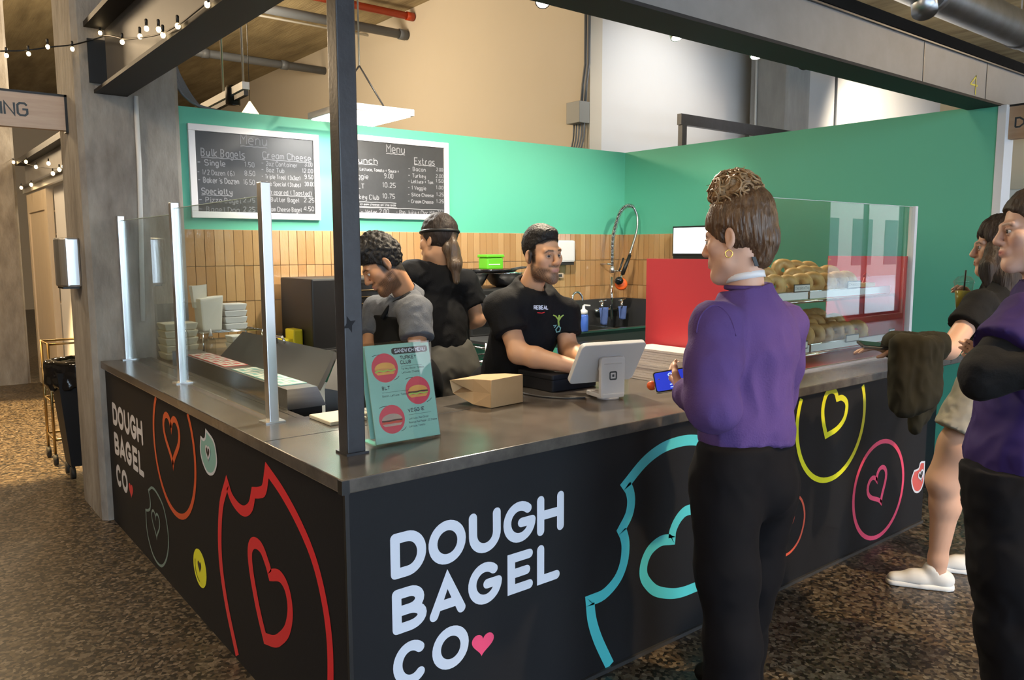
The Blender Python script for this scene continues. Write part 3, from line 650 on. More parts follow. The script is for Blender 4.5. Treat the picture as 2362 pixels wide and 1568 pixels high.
# ---------------------------------------------------------------- sneeze guard on the left run
def post(mb, x, y, z0, z1, w=.022, d=.022): return mb.box((x-w, y-d, z0), (x+w, y+d, z1))
GX = 1.16
gd = thing('sneeze_guard', 'clear glass sneeze guard with three aluminium posts on the left counter', 'glass screen', (GX, 4.1, 1.0))
GY = [(2.955, PX(608, 420, 'y', 2.955).z), (4.125, PX(394, 467, 'y', 4.125).z), (5.235, PX(270, 498, 'y', 5.235).z)]
for y, z in GY:
    MB().box((GX-.019, y-.022, 1.0), (GX+.019, y+.022, z)).build('post', 'aluminium', gd, .003)
    MB().box((GX-.04, y-.035, 1.0), (GX+.04, y+.035, 1.006)).build('base_plate', 'aluminium', gd)
for (y0, z0), (y1, z1) in zip(GY, GY[1:]):
    zt = min(z0, z1)-.03; box('pane', (GX-.004, y0+.024, 1.012), (GX+.004, y1-.024, zt), 'glass', gd); box('pane_edge', (GX-.004, y0+.024, zt), (GX+.004, y1-.024, zt+.003), 'glass_edge', gd)
# ---------------------------------------------------------------- prep table with lid
pt = thing('prep_table', 'stainless refrigerated prep table with grey lid behind the sneeze guard', 'prep table', (1.5, 4.0, 0))
box('cabinet', (1.34, 3.16, 0), (1.86, 4.80, .95), 'steel', pt); box('gap_shade', (1.325, 3.15, .95), (1.46, 4.80, .998), 'black', pt)  # black strip put in for the shade in the gap under the rail
MB().prism([(1.30, .998), (1.475, .998), (1.435, 1.085), (1.30, 1.085)], 0, 1.66, Matrix(((1, 0, 0, 0), (0, 0, 1, 3.14), (0, 1, 0, 0), (0, 0, 0, 1)))).build('pan_rail', 'steel', pt)
MB().add([(1.445, 3.16, 1.075), (1.445, 4.42, 1.075), (1.60, 4.47, 1.205), (1.60, 3.30, 1.205), (1.46, 3.16, 1.06), (1.46, 4.42, 1.06), (1.62, 4.47, 1.19), (1.62, 3.30, 1.19)], [(0, 1, 2, 3), (7, 6, 5, 4), (0, 4, 5, 1), (1, 5, 6, 2), (2, 6, 7, 3), (3, 7, 4, 0)]).build('lid', 'lid_steel', pt)
MB().add([(1.475, 3.15, .96), (1.86, 3.15, .96), (1.86, 3.2, 1.09), (1.61, 3.28, 1.20), (1.475, 3.15, 1.07)], [(0, 1, 2, 3, 4)]).build('side_cheek', 'lid_steel', pt)
MB().tube([(1.58, 3.92, 1.19), (1.57, 3.91, 1.225), (1.58, 3.85, 1.225), (1.59, 3.84, 1.195)], .007).build('handle', 'chrome', pt)
for i, (y0, y1, c) in enumerate(((3.24, 3.85, 'vinyl_mint'), (3.95, 4.55, 'vinyl_rose'))):
    cd = thing('label_card_sheet', ('green and cream' if i == 0 else 'red and cream')+' sheet of printed label cards lying on the prep table rail', 'card sheet', (1.375, (y0+y1)/2, 1.085))
    box('sheet', (1.315, y0, 1.0851), (1.435, y1, 1.0875), c, cd)
    for a in range(2):
        for b in range(4):
            x0 = 1.320+a*.058; y2 = y0+.012+b*(y1-y0)/4; w_ = (y1-y0)/4-.024
            box('card', (x0, y2, 1.0875), (x0+.050, y2+w_, 1.0882), 'paper', cd); box('print_block', (x0+.012, y2+w_*.25, 1.0882), (x0+.036, y2+w_*.75, 1.0886), c, cd)
def clam(name, label, loc, sx, sy, n, h, m='paper', group=None):
    t = thing(name, label, 'containers', loc, group); x, y, z = loc
    for i in range(n):
        z0 = z+i*h; k = .88
        MB().add([(x-sx*k, y-sy*k, z0), (x+sx*k, y-sy*k, z0), (x+sx*k, y+sy*k, z0), (x-sx*k, y+sy*k, z0), (x-sx, y-sy, z0+h*.95), (x+sx, y-sy, z0+h*.95), (x+sx, y+sy, z0+h*.95), (x-sx, y+sy, z0+h*.95)],
                 [(0, 3, 2, 1), (4, 5, 6, 7), (0, 1, 5, 4), (1, 2, 6, 5), (2, 3, 7, 6), (3, 0, 4, 7)]).build('container', m, t, .006)
clam('takeout_containers', 'cream stack of takeout containers at the far end of the glass guard', (1.42, 5.10, 1.0), .10, .09, 5, .045, 'cream_plastic')
clam('takeout_containers', 'low stack of white takeout boxes behind the grey prep lid', (1.76, 4.955, 1.0), .08, .068, 3, .045)
for i, (x, y, la) in enumerate(((1.345, 4.72, 'clear squeeze bottle standing nearest the cream containers'), (1.60, 5.04, 'clear squeeze bottle standing behind the cream containers'))):
    t = thing('squeeze_bottle', la, 'bottle', (x, y, 1.0)); z = 1.0 if i else 1.087
    MB().lathe((x, y, z), [(.028, 0), (.03, .01), (.03, .10), (.012, .13)], 14).build('bottle_body', 'clear_plastic', t); MB().lathe((x, y, z+.13), [(.013, 0), (.004, .045)], 10).build('nozzle', 'white_plastic', t)
# ---------------------------------------------------------------- back work table and what stands on it
bt = thing('back_table', 'stainless work table along the tiled back wall', 'table', (2.9, 5.15, 0))
box('top', (1.56, 4.86, .96), (4.35, 5.455, 1.0), 'steel', bt, .004); box('under_shelf', (1.60, 4.92, .30), (4.3, 5.44, .33), 'steel', bt)
for x in (1.62, 2.95, 4.28):
    for y in (4.92, 5.40): MB().tube([(x, y, 0), (x, y, .96)], .02).build('leg', 'steel', bt)
ws = thing('wire_shelf', 'small chrome wire riser holding paper cups and deli tubs', 'shelf', (1.72, 5.2, 1.0))
for x in (1.56, 1.94):
    MB().tube([(x, 5.06, 1.0), (x, 5.06, 1.145), (x, 5.36, 1.145), (x, 5.36, 1.0)], .006).build('leg_frame', 'chrome', ws)
for i in range(9): MB().tube([(1.56, 5.06+i*.0375, 1.148), (1.94, 5.06+i*.0375, 1.148)], .003, 6).build('shelf_wire', 'chrome', ws)
t = thing('paper_bag_bundle', 'upright bundle of white paper bags on the wire riser', 'paper bags', (1.63, 5.2, 1.152))
MB().add([(1.58, 5.12, 1.152), (1.70, 5.12, 1.152), (1.70, 5.26, 1.152), (1.58, 5.26, 1.152), (1.565, 5.10, 1.36), (1.715, 5.11, 1.38), (1.715, 5.27, 1.37), (1.57, 5.27, 1.36)], [(0, 3, 2, 1), (4, 5, 6, 7), (0, 1, 5, 4), (1, 2, 6, 5), (2, 3, 7, 6), (3, 0, 4, 7)]).build('bag_stack', 'paper', t, .01)
MB().add([(1.56, 5.20, 1.30), (1.63, 5.18, 1.30), (1.63, 5.24, 1.30), (1.56, 5.25, 1.30), (1.545, 5.19, 1.44), (1.635, 5.18, 1.45), (1.635, 5.25, 1.44), (1.545, 5.26, 1.44)], [(0, 3, 2, 1), (4, 5, 6, 7), (0, 1, 5, 4), (1, 2, 6, 5), (2, 3, 7, 6), (3, 0, 4, 7)]).build('bag_flap', 'paper', t)
clam('deli_tubs', 'stack of white deli tubs on the wire riser', (1.80, 5.2, 1.152), .075, .07, 4, .042, 'white_plastic')
yb = thing('yellow_box', 'open yellow cardboard dispenser box with black print beside the oven', 'box', (2.12, 5.1, 1.0))
MB().add([(1.96, 5.04, 1.0), (2.14, 5.04, 1.0), (2.14, 5.16, 1.0), (1.96, 5.16, 1.0), (1.96, 5.04, 1.085), (2.14, 5.04, 1.07), (2.14, 5.16, 1.07), (1.96, 5.16, 1.085)], [(0, 3, 2, 1), (4, 5, 6, 7), (0, 1, 5, 4), (1, 2, 6, 5), (2, 3, 7, 6), (3, 0, 4, 7)]).build('tray', 'yellow_card', yb)
MB().box((2.141, 5.03, 1.0), (2.21, 5.17, 1.135)).build('end_flap', 'yellow_card', yb, .012)
fl = Flat(lambda u, v, l: (u, 5.0385, v))
for k, w_ in enumerate((.22, .19)): fl.stroke([(1.975, 1.055-k*.02), (1.975+w_*.65, 1.052-k*.02)], .009, cap=False)
fl.build('print_line', 'print_dark', yb)
ov = thing('oven', 'black countertop oven with blue display behind the corner post', 'oven', (2.6, 5.05, 1.0))
box('casing', (2.215, 4.88, 1.0), (3.02, 5.40, 1.475), 'black', ov, .012); box('door_glass', (2.55, 4.865, 1.26), (2.98, 4.88, 1.44), 'black_gloss', ov, .004)
box('trim', (2.5, 4.86, 1.235), (3.0, 4.88, 1.25), 'aluminium', ov); box('control_panel', (2.5, 4.865, 1.06), (3.0, 4.88, 1.235), 'dark_steel', ov)
a = PX(835, 725, 'y', 4.863); b = PX(860, 745, 'y', 4.863)
box('display', (a.x, 4.858, b.z), (b.x+.03, 4.865, a.z), 'screen_pale', ov)
fl = Flat(lambda u, v, l: (u, 4.857, v)); dz = (a.z-b.z)/4
for i in (0, 1):
    for j in (0, 1): fl.stroke([(a.x+.02+i*.035, b.z+dz*(1+2*j)), (a.x+.035+i*.035, b.z+dz*(1+2*j))], .008, cap=False)
fl.build('display_icons', 'blue_plastic', ov)
for k in range(3): MB().tube([(2.56, 4.86, 1.30+k*.045), (2.97, 4.86, 1.30+k*.045)], .004).build('rack_wire', 'brass_wire', ov)
ts = thing('toaster', 'black conveyor toaster below the green box', 'toaster', (3.85, 5.1, 1.0))
box('casing', (3.50, 4.88, 1.0), (4.20, 5.40, 1.36), 'black', ts, .015); box('front_trim', (3.52, 4.872, 1.30), (4.18, 4.88, 1.315), 'steel', ts); box('slot', (3.56, 4.872, 1.08), (4.14, 4.88, 1.26), 'black_gloss', ts)
t = thing('mixing_bowl', 'stainless mixing bowl upside on the black toaster', 'bowl', (3.98, 5.1, 1.36))
MB().lathe((3.985, 5.1, 1.362), [(.06, 0), (.10, .02), (.15, .08), (.165, .115), (.17, .117), (.16, .105)], 24).build('bowl', 'chrome', t)
t = thing('mixing_bowl', 'second stainless bowl left of the first, under the black pan', 'bowl', (3.655, 5.1, 1.36))
MB().lathe((3.655, 5.1, 1.362), [(.06, 0), (.10, .02), (.135, .08), (.15, .115), (.155, .117), (.14, .105)], 24).build('bowl', 'chrome', t)
t = thing('frying_pan', 'flat black pan lying across the two bowls', 'pan', (3.84, 5.1, 1.482))
MB().lathe((3.84, 5.1, 1.482), [(.19, 0), (.22, .006), (.235, .026), (.225, .026), (.20, .012)], 28).build('pan_body', 'black_gloss', t); MB().tube([(4.03, 5.0, 1.505), (4.14, 4.96, 1.52), (4.13, 5.04, 1.52), (4.04, 5.07, 1.505)], .006).build('handle', 'dark_steel', t)
t = thing('green_box', 'bright green plastic box on top of the black pan', 'box', (3.82, 5.05, 1.51)); box('tub', (3.735, 4.98, 1.508), (3.895, 5.10, 1.60), 'green_plastic', t, .012)
box('lid', (3.728, 4.973, 1.60), (3.902, 5.107, 1.625), 'green_plastic', t, .008); box('label_strip', (3.75, 4.978, 1.543), (3.86, 4.981, 1.55), 'white_plastic', t)
rk = thing('cooling_rack', 'tall wire rack with trays between the staff', 'rack', (3.45, 4.9, 0))
for x in (3.25, 3.75):
    for y in (4.35, 4.75): MB().tube([(x, y, 0), (x, y, 1.02)], .012).build('leg', 'chrome', rk)
for z in (.55, .66, .77, .88, .98):
    MB().tube([(3.25, 4.35, z), (3.75, 4.35, z), (3.75, 4.75, z), (3.25, 4.75, z)], .007, closed=True).build('shelf_frame', 'chrome', rk)
    for i in range(5): MB().tube([(3.3+i*.1, 4.35, z), (3.3+i*.1, 4.75, z)], .004, 6).build('shelf_wire', 'chrome', rk)
box('sheet_tray', (3.27, 4.37, 1.0), (3.73, 4.73, 1.02), 'dark_steel', rk)
t = thing('wall_outlet', 'black power outlet with white cover on the back wall tiles', 'outlet', (2.37, YB-.02, 1.1)); box('cover', (2.335, YB-.03, 1.10), (2.35, YB-.016, 1.24), 'white_plastic', t); box('plate', (2.35, YB-.03, 1.10), (2.415, YB-.016, 1.24), 'black_gloss', t)
t = thing('cable', 'black cord lying on the back table beside the oven', 'cord', (2.1, 4.95, 1.0)); MB().tube(smooth([V(2.18, 4.98, 1.008), V(2.12, 4.93, 1.008), V(2.02, 4.92, 1.008), V(1.94, 4.95, 1.008), V(2.0, 4.98, 1.008), V(2.1, 4.90, 1.01)], 6), .007).build('cord', 'black', t); box('plug', (2.09, 4.885, 1.0005), (2.19, 4.912, 1.022), 'black', t, .006)
# ---------------------------------------------------------------- sink corner
sk = thing('sink', 'dark stainless sink with splashback in the right back corner', 'sink', (5.2, 5.15, 0))
MB().box((4.62, 4.92, .80), (5.765, 4.95, .95)).box((4.62, 4.95, .80), (4.66, 5.44, .95)).box((5.735, 4.95, .80), (5.765, 5.44, .95)).box((5.18, 4.95, .80), (5.22, 5.4, .95)).build('rim_walls', 'steel', sk)
box('basin', (4.64, 4.94, .62), (5.76, 5.44, .66), 'dark_steel', sk); box('apron', (4.62, 4.90, .45), (5.765, 4.92, .955), 'dark_steel', sk); box('rim', (4.60, 4.88, .945), (5.77, 4.935, .96), 'steel', sk)
box('splashback', (4.62, 5.40, .9), (5.77, 5.452, 1.185), 'dark_steel', sk); box('side_splash', (5.73, 4.95, .9), (5.77, 5.40, 1.185), 'dark_steel', sk)
for x in (4.66, 5.74): MB().tube([(x, 4.96, 0), (x, 4.96, .8)], .02).build('leg', 'steel', sk)
fc = thing('spray_faucet', 'tall spring pre-rinse faucet with orange bumper over the sink', 'faucet', (5.45, 5.33, .96))
B0 = V(5.46, 5.3, 1.0)
MB().tube([B0, V(5.455, 5.3, 1.40)], .013).build('riser', 'chrome', fc); MB().tube([V(5.30, 5.36, 1.08), V(5.62, 5.36, 1.08)], .018).build('mixer_body', 'chrome', fc)
for x in (5.33, 5.60): MB().tube([V(x, 5.36, 1.08), V(x, 5.30, 1.10), V(x, 5.30, 1.17)], .014).tube([V(x-.04, 5.30, 1.17), V(x+.05, 5.30, 1.18)], .008).build('tap_handle', 'chrome', fc)
path = smooth([PX(1412, 620, 'y', 5.3), PX(1413, 560, 'y', 5.3), PX(1420, 520, 'y', 5.29), PX(1432, 487, 'y', 5.27), PX(1448, 474, 'y', 5.25), PX(1462, 478, 'y', 5.22)], 16)
hel = []; k = 0
L_ = [0.0]
for i in range(1, len(path)): L_.append(L_[-1]+(path[i]-path[i-1]).length)
for i in range(len(path)*6-6):
    a, f_ = divmod(i, 6); p = path[a].lerp(path[a+1], f_/6); s_ = L_[a]+(L_[a+1]-L_[a])*f_/6; tn = (path[a+1]-path[a]).normalized(); u = tn.cross(V(0, 1, 0)).normalized(); v = tn.cross(u); th = s_/.013*2*math.pi/1.0
    hel.append(p+u*.019*math.cos(th)+v*.019*math.sin(th))
MB().tube(hel, .0035, 5).build('spring', 'chrome', fc); MB().tube(path, .010, 8).build('inner_hose', 'black', fc)
h2 = smooth([path[-1], PX(1470, 500, 'y', 5.2), PX(1468, 535, 'y', 5.18), PX(1452, 588, 'y', 5.18)], 8); MB().tube(h2, .011).build('hose', 'steel', fc)
MB().tube([PX(1453, 588, 'y', 5.18), PX(1436, 632, 'y', 5.18)], .016, 10, .02).build('grip', 'black', fc); MB().tube([PX(1438, 595, 'y', 5.17), PX(1432, 615, 'y', 5.17), PX(1428, 625, 'y', 5.17)], .009).build('lever', 'black', fc)
MB().tube([PX(1436, 632, 'y', 5.18), PX(1429, 645, 'y', 5.17)], .012).build('neck', 'chrome', fc)
MB().lathe(PX(1428, 648, 'y', 5.15), [(.0, -.03), (.035, -.022), (.042, 0), (.03, .02), (0, .03)], 18, axis=(-.5, -.6, -.5)).build('spray_head', 'black_gloss', fc)
MB().lathe(PX(1433, 655, 'y', 5.18), [(0, -.02), (.05, -.018), (.06, 0), (.05, .018), (0, .02)], 20, axis=(-.6, -.7, .2)).build('bumper', 'orange_rubber', fc)
MB().tube([PX(1412, 625, 'y', 5.3), PX(1436, 625, 'y', 5.2)], .006).build('hook', 'chrome', fc); MB().lathe(PX(1412, 622, 'y', 5.3), [(.02, -.03), (.026, 0), (.02, .03)], 12).build('collar', 'aluminium', fc)
MB().tube([V(5.455, 5.3, 1.52), V(5.455, 5.45, 1.52)], .008).build('wall_bracket', 'chrome', fc)
hf = thing('hand_faucet', 'small chrome gooseneck faucet beside the blue soap bottle', 'faucet', (4.86, 5.25, .96))
MB().tube(smooth([V(4.85, 5.2, .96), V(4.85, 5.2, 1.20), V(4.87, 5.2, 1.265), V(4.92, 5.19, 1.275), V(4.955, 5.18, 1.235), V(4.955, 5.18, 1.20)], 6), .010).build('spout', 'chrome', hf); MB().lathe((4.85, 5.2, .96), [(.03, 0), (.03, .03), (.014, .05)], 12).build('base', 'chrome', hf); MB().tube([V(4.90, 5.16, .97), V(4.97, 5.12, 1.02)], .012).build('lever', 'chrome', hf)
sp = thing('soap_bottle', 'blue soap bottle with white pump standing at the sink', 'bottle', (4.70, 4.91, .96)); c = (4.715, 4.91, .958)
MB().lathe(c, [(.038, 0), (.042, .01), (.042, .13), (.034, .15)], 16).build('bottle_body', 'soap_blue', sp); MB().lathe((c[0], c[1], c[2]+.15), [(.036, 0), (.036, .03), (.014, .045), (.010, .075)], 14).build('cap', 'white_plastic', sp); MB().tube([V(c[0], c[1], 1.185), V(c[0]+.05, c[1]-.03, 1.18)], .007).build('pump_spout', 'white_plastic', sp)
for i, (x, la) in enumerate(((5.32, 'blue dishcloth draped over the left tap handle'), (5.58, 'blue dishcloth draped over the right tap handle'))):
    t = thing('dishcloth', la, 'cloth', (x, 5.3, 1.0)); pts = []; fs = []; nx, nz = 7, 9
    for j in range(nz):
        for i2 in range(nx):
            u_ = i2/(nx-1); v_ = j/(nz-1); pts.append((x-.05+u_*.12, 5.285-.018*math.sin(u_*9+v_*2)-.01*v_, 1.115-v_*(.13 if i else .17)*(1-.25*abs(u_-.5))))
    fs = [(j*nx+i2, j*nx+i2+1, (j+1)*nx+i2+1, (j+1)*nx+i2) for j in range(nz-1) for i2 in range(nx-1)]
    o = MB().add(pts, fs, True).build('cloth', 'blue_cloth', t); md = o.modifiers.new('thickness', 'SOLIDIFY'); md.thickness = .006
bn = thing('storage_bin', 'white storage bin with blue lid in front of the sink', 'bin', (4.55, 4.55, 0)); box('tub', (4.30, 4.42, .35), (4.76, 4.75, .82), 'white_plastic', bn, .015); box('lid', (4.28, 4.40, .82), (4.80, 4.77, .87), 'blue_plastic', bn, .012); box('stand', (4.32, 4.44, 0), (4.74, 4.73, .35), 'dark_steel', bn)
t = thing('storage_tray', 'dark tray lying on the blue bin lid', 'tray', (4.55, 4.58, .87)); box('tray_body', (4.33, 4.45, .871), (4.76, 4.74, .90), 'black', t, .006)
ds = thing('towel_dispenser', 'white paper towel dispenser on the back wall behind the cashier', 'dispenser', (4.96, YB-.1, 1.53)); box('casing', (4.80, YB-.13, 1.545), (5.02, YB-.015, 1.745), 'white_plastic', ds, .02); box('outlet_slot', (4.81, YB-.12, 1.52), (5.01, YB-.02, 1.546), 'rubber', ds)
t = thing('wall_block', 'small brown wooden block on the tiles below the towel dispenser', 'block', (4.9, YB-.03, 1.42)); box('block', (4.86, YB-.045, 1.40), (4.95, YB-.016, 1.445), 'timber', t, .003); box('screw_plate', (4.88, YB-.048, 1.41), (4.93, YB-.045, 1.435), 'dark_steel', t)
mo = thing('monitor', 'black framed monitor with a bright white screen on the right wall', 'monitor', (5.7, 4.5, 1.6))
box('frame', (5.71, 4.22, 1.60), (5.745, 4.78, 1.868), 'black', mo, .004); box('screen', (5.706, 4.235, 1.622), (5.711, 4.765, 1.852), 'screen_white', mo); box('wall_arm', (5.745, 4.45, 1.68), (5.80, 4.55, 1.78), 'black', mo); box('base_bar', (5.70, 4.25, 1.555), (5.745, 4.76, 1.60), 'black', mo)
# ---------------------------------------------------------------- chalkboards
def board(label, c0, c1, xl=None, zs=None):
    a = PX(*c0, 'y', YB-.03); b = PX(*c1, 'y', YB-.03); x0 = a.x if xl is None else xl; z1, z0 = (a.z, b.z) if zs is None else zs; x1 = b.x
    t = thing('chalkboard', label, 'menu board', ((x0+x1)/2, YB, z0)); f = .043; y0, y1 = YB-.03, YB-.001
    for p, q in (((x0, y0, z0), (x1, y1, z0+f)), ((x0, y0, z1-f), (x1, y1, z1)), ((x0, y0, z0+f), (x0+f, y1, z1-f)), ((x1-f, y0, z0+f), (x1, y1, z1-f))): box('frame_bar', p, q, 'white_frame', t, .003)
    box('slate', (x0+f, YB-.018, z0+f), (x1-f, y1, z1-f), 'chalkboard', t); return t
FB = lambda u, v, l: (u, YB-.0195-.0003*l, v)
def chalk(t, lines, sx=1.0):
    fl = Flat(FB)
    for txt, x0, y0, x1, hp in lines:
        a = PX(x0, y0, 'y', YB-.02); b = PX(x1, y0+(x1-x0)*.05, 'y', YB-.02); h = (PX(x0, y0-hp, 'y', YB-.02).z-a.z)
        if txt == '_': fl.stroke([(a.x+(b.x-a.x)*i/8, a.z+.003*(i % 2)) for i in range(9)], .006, cap=False)
        else: write(fl, txt, a.x, a.z, b.x, h, .0065 if hp > 12 else .0048, .10)
    return fl.build('chalk_writing', 'chalk', t)
def C4(*a):   # crop coordinates -> photo
    return [(s_, 400+x0/3.579, 240+y0/3.579, 400+x1/3.579, h/3.579) for s_, x0, y0, x1, h in a]
t1 = board('left chalkboard menu listing bulk bagels and cream cheese, partly behind glass', (433, 283), (741, 508))
chalk(t1, C4(('Menu', 555, 328, 780, 80), ('_', 552, 346, 775, 1), ('Bulk Bagels', 230, 425, 595, 62), ('_', 230, 438, 590, 1), ('- Single', 200, 500, 432, 46), ('1.50', 590, 516, 672, 38), ('- 1/2 Dozen (6)', 200, 578, 515, 40), ('8.50', 590, 588, 678, 38), ("- Baker's Dozen", 205, 645, 545, 44), ('16.50', 580, 662, 675, 40),
  ('Specialty', 235, 738, 490, 46), ('_', 232, 750, 480, 1), ('- Pizza Bagel', 215, 808, 560, 40), ('2.75', 580, 808, 678, 36), ('- Bagel Dog', 215, 885, 550, 40), ('2.25', 580, 885, 680, 36),
  ('Cream Cheese', 738, 445, 1138, 52), ('_', 738, 458, 1140, 1), ('- 2oz Container', 728, 505, 1030, 36), ('3.00', 1085, 513, 1150, 32), ('- 8oz Tub', 728, 557, 918, 36), ('12.00', 1065, 565, 1155, 32), ('- Triple Treat (3x2oz)', 730, 612, 1055, 34), ('9.50', 1085, 615, 1158, 32), ('- Tub Special (3tubs)', 735, 670, 1060, 32), ('30.00', 1085, 675, 1165, 32),
  ('Prepared (Toasted)', 785, 742, 1150, 36), ('_', 785, 752, 1150, 1), ('- Butter Bagel', 770, 802, 1040, 34), ('2.25', 1080, 808, 1168, 34), ('- Cream Cheese Bagel', 720, 882, 1060, 36), ('4.50', 1078, 880, 1165, 34)))
tr1 = t1.children[0]
zb = (PX(1037, 330, 'y', YB-.03).z, PX(1037, 508, 'y', YB-.03).z)
t2 = board('right chalkboard menu listing lunch and extras, partly behind the post', (790, 315), (1037, 508), PX(773, 400, 'y', YB-.03).x, zb)
chalk(t2, C4(('Menu', 1760, 396, 1915, 62), ('_', 1757, 408, 1912, 1), ('Lunch', 1480, 480, 1690, 46), ('_', 1480, 490, 1685, 1), ('* Includes Lettuce, Tomato + Sauce *', 1400, 538, 1865, 24), ('- Veggie', 1420, 606, 1612, 38), ('9.00', 1742, 610, 1818, 38), ('- BLT', 1440, 690, 1580, 38), ('10.25', 1728, 685, 1838, 38), ('- Turkey Club', 1420, 778, 1700, 38), ('10.75', 1728, 775, 1832, 36),
  ('made with cream cheese on the side', 1420, 828, 1838, 16), ('_', 1410, 843, 1848, 1), ('_', 1410, 803, 1840, 1), ('_', 1400, 848, 2240, 1), ('Drinks - Water', 1420, 902, 1688, 36), ('2.00', 1702, 902, 1782, 36), ('- Pop, Juice + Choc Milk', 1840, 908, 2165, 34), ('2.50', 2180, 908, 2240, 34),
  ('Extras', 1990, 494, 2160, 52), ('_', 1990, 502, 2162, 1), ('- Bacon', 1940, 548, 2085, 30), ('2.00', 2172, 552, 2226, 26), ('- Turkey', 1940, 602, 2085, 30), ('2.00', 2168, 606, 2230, 26), ('- Lettuce + Tom.', 1940, 648, 2150, 26), ('1.50', 2168, 646, 2230, 26), ('- 1 Veggie', 1938, 702, 2088, 28), ('1.00', 2170, 700, 2230, 26), ('- Slice Cheese', 1938, 758, 2150, 26), ('1.25', 2172, 757, 2235, 26), ('- Cream Cheese', 1938, 814, 2148, 26), ('1.25', 2172, 814, 2235, 26)))
# ---------------------------------------------------------------- hanging LED panel
lp = thing('led_panel', 'square white LED panel hanging on chains over the kitchen', 'ceiling light', (2.635, 4.94, 2.55))
box('housing', (2.38, 4.66, 2.556), (2.89, 5.22, 2.60), 'white_plastic', lp, .004); box('diffuser', (2.40, 4.68, 2.551), (2.87, 5.20, 2.556), 'lamp_white', lp)
for sx in (-1, 1): MB().tube([(2.635+sx*.22, 4.94, 2.6), (2.635, 4.94, 2.90)], .006, 6).build('chain', 'dark_steel', lp)
MB().tube([(2.635, 4.94, 2.90), (2.635, 4.94, ZC)], .006, 6).build('drop_chain', 'aluminium', lp)
# ---------------------------------------------------------------- bagel display case
YG, XA, XE = 2.33, 3.22, 5.09
dc = thing('display_case', 'glass-fronted bagel case with red end panels on the front counter', 'display case', (4.15, 2.6, 1.0))
box('end_panel', (XA, YG+.01, 1.0), (XA+.018, 2.87, 1.615), 'red_panel', dc); box('end_panel', (XE-.045, YG+.012, 1.0), (XE-.027, 2.87, 1.615), 'red_panel', dc)
box('base_board', (XA+.018, YG+.02, 1.0), (XE-.045, 2.87, 1.012), 'red_panel', dc)
box('pane', (XA, YG-.004, 1.012), (XE-.026, YG+.004, 1.92), 'glass', dc); box('pane_edge', (XA, YG-.004, 1.92), (XE-.026, YG+.004, 1.923), 'glass_edge', dc)
MB().box((XE-.026, YG-.02, 1.0), (XE+.008, YG+.02, 1.925)).build('post', 'white_frame', dc, .003); box('bottom_rail', (XA, YG-.012, 1.0), (XE-.026, YG+.012, 1.012), 'aluminium', dc)
for z, d0 in ((1.385, 2.42), (1.085, 2.40)):
    MB().tube([(XA+.018, d0-.01, z-.012), (XE-.045, d0-.01, z-.012)], .010, 10).build('shelf_bar', 'chrome', dc); MB().tube([(XA+.018, 2.83, z-.012), (XE-.045, 2.83, z-.012)], .010, 10).build('shelf_bar', 'chrome', dc)
def tray(label, x0, x1, y0, y1, z):
    t = thing('bagel_tray', label, 'tray', ((x0+x1)/2, (y0+y1)/2, z)); box('tray_base', (x0, y0, z), (x1, y1, z+.006), 'steel', t)
    box('front_lip', (x0, y0-.006, z), (x1, y0, z+.04), 'aluminium', t); box('back_lip', (x0, y1, z), (x1, y1+.006, z+.04), 'aluminium', t)
    MB().tube([(x0, y0-.003, z+.042), (x1, y0-.003, z+.042)], .004, 8).build('lip_wire', 'chrome', t); return t
Z1, Z2 = 1.385, 1.085
trays = [tray('upper tray of bagels, left one with a Chocolate Chip card', XA+.06, 4.06, 2.425, 2.80, Z1), tray('upper tray of bagels nearest the white post', 4.08, XE-.08, 2.425, 2.80, Z1), tray('lower tray of bagels behind the customer in purple', XA+.06, 4.06, 2.405, 2.82, Z2), tray('lower tray of bagels nearest the white post', 4.08, XE-.08, 2.405, 2.82, Z2)]
bm_ = MB(); NU, NV = 22, 10; vs = []
for i in range(NU):
    a = 2*math.pi*i/NU
    for k in range(NV):
        b = 2*math.pi*k/NV; rr = .041+.028*math.cos(b)*(1+.06*math.sin(3*a)); vs.append((rr*math.cos(a), rr*math.sin(a), .024*math.sin(b)))
bm_.add(vs, [(i*NV+k, ((i+1) % NU)*NV+k, ((i+1) % NU)*NV+(k+1) % NV, i*NV+(k+1) % NV) for i in range(NU) for k in range(NV)], True)
bme = bpy.data.meshes.new('bagel'); bme.from_pydata(bm_.v, [], bm_.f); bme.polygons.foreach_set('use_smooth', bm_.sm); bme.update(); bme.materials.append(MATS['bagel_crust'])
def bagel(p, rx, rz, label, group, s=1.0):
    o = link('bagel', bme); o.location = p; o.rotation_euler = (rx, random.uniform(-.15, .15), rz); o.scale = (s, s, s*random.uniform(1.0, 1.2)); tag(o, label, 'bagel', group)
ORD = ['first', 'second', 'third', 'fourth', 'fifth', 'sixth', 'seventh', 'eighth']
def rows(z, x0, x1, y0, label, group, n, layers):
    for ly in range(layers):
        for i in range(n-ly):
            x = x0+(x1-x0)*(i+.5*ly)/(n-1); bagel((x, y0+.075+.095*ly+random.uniform(-.01, .01), z+.075+.035*ly+random.uniform(-.004, .006)), math.pi/2-.3, -math.pi/2+.75+random.uniform(-.35, .35), label % (ORD[i], ('front', 'middle', 'back')[ly]), group, random.uniform(.94, 1.08))
rows(Z1, 3.50, 3.98, 2.43, 'pale bagel, %s from the left in the %s row of the left upper tray', 'bagels on the left upper tray', 5, 3)
rows(Z1, 4.13, 4.63, 2.43, 'golden bagel, %s from the left in the %s row of the right upper tray', 'bagels on the right upper tray', 5, 3)
rows(Z2, 3.50, 3.98, 2.41, 'brown bagel, %s from the left in the %s row of the left lower tray', 'bagels on the left lower tray', 5, 3)
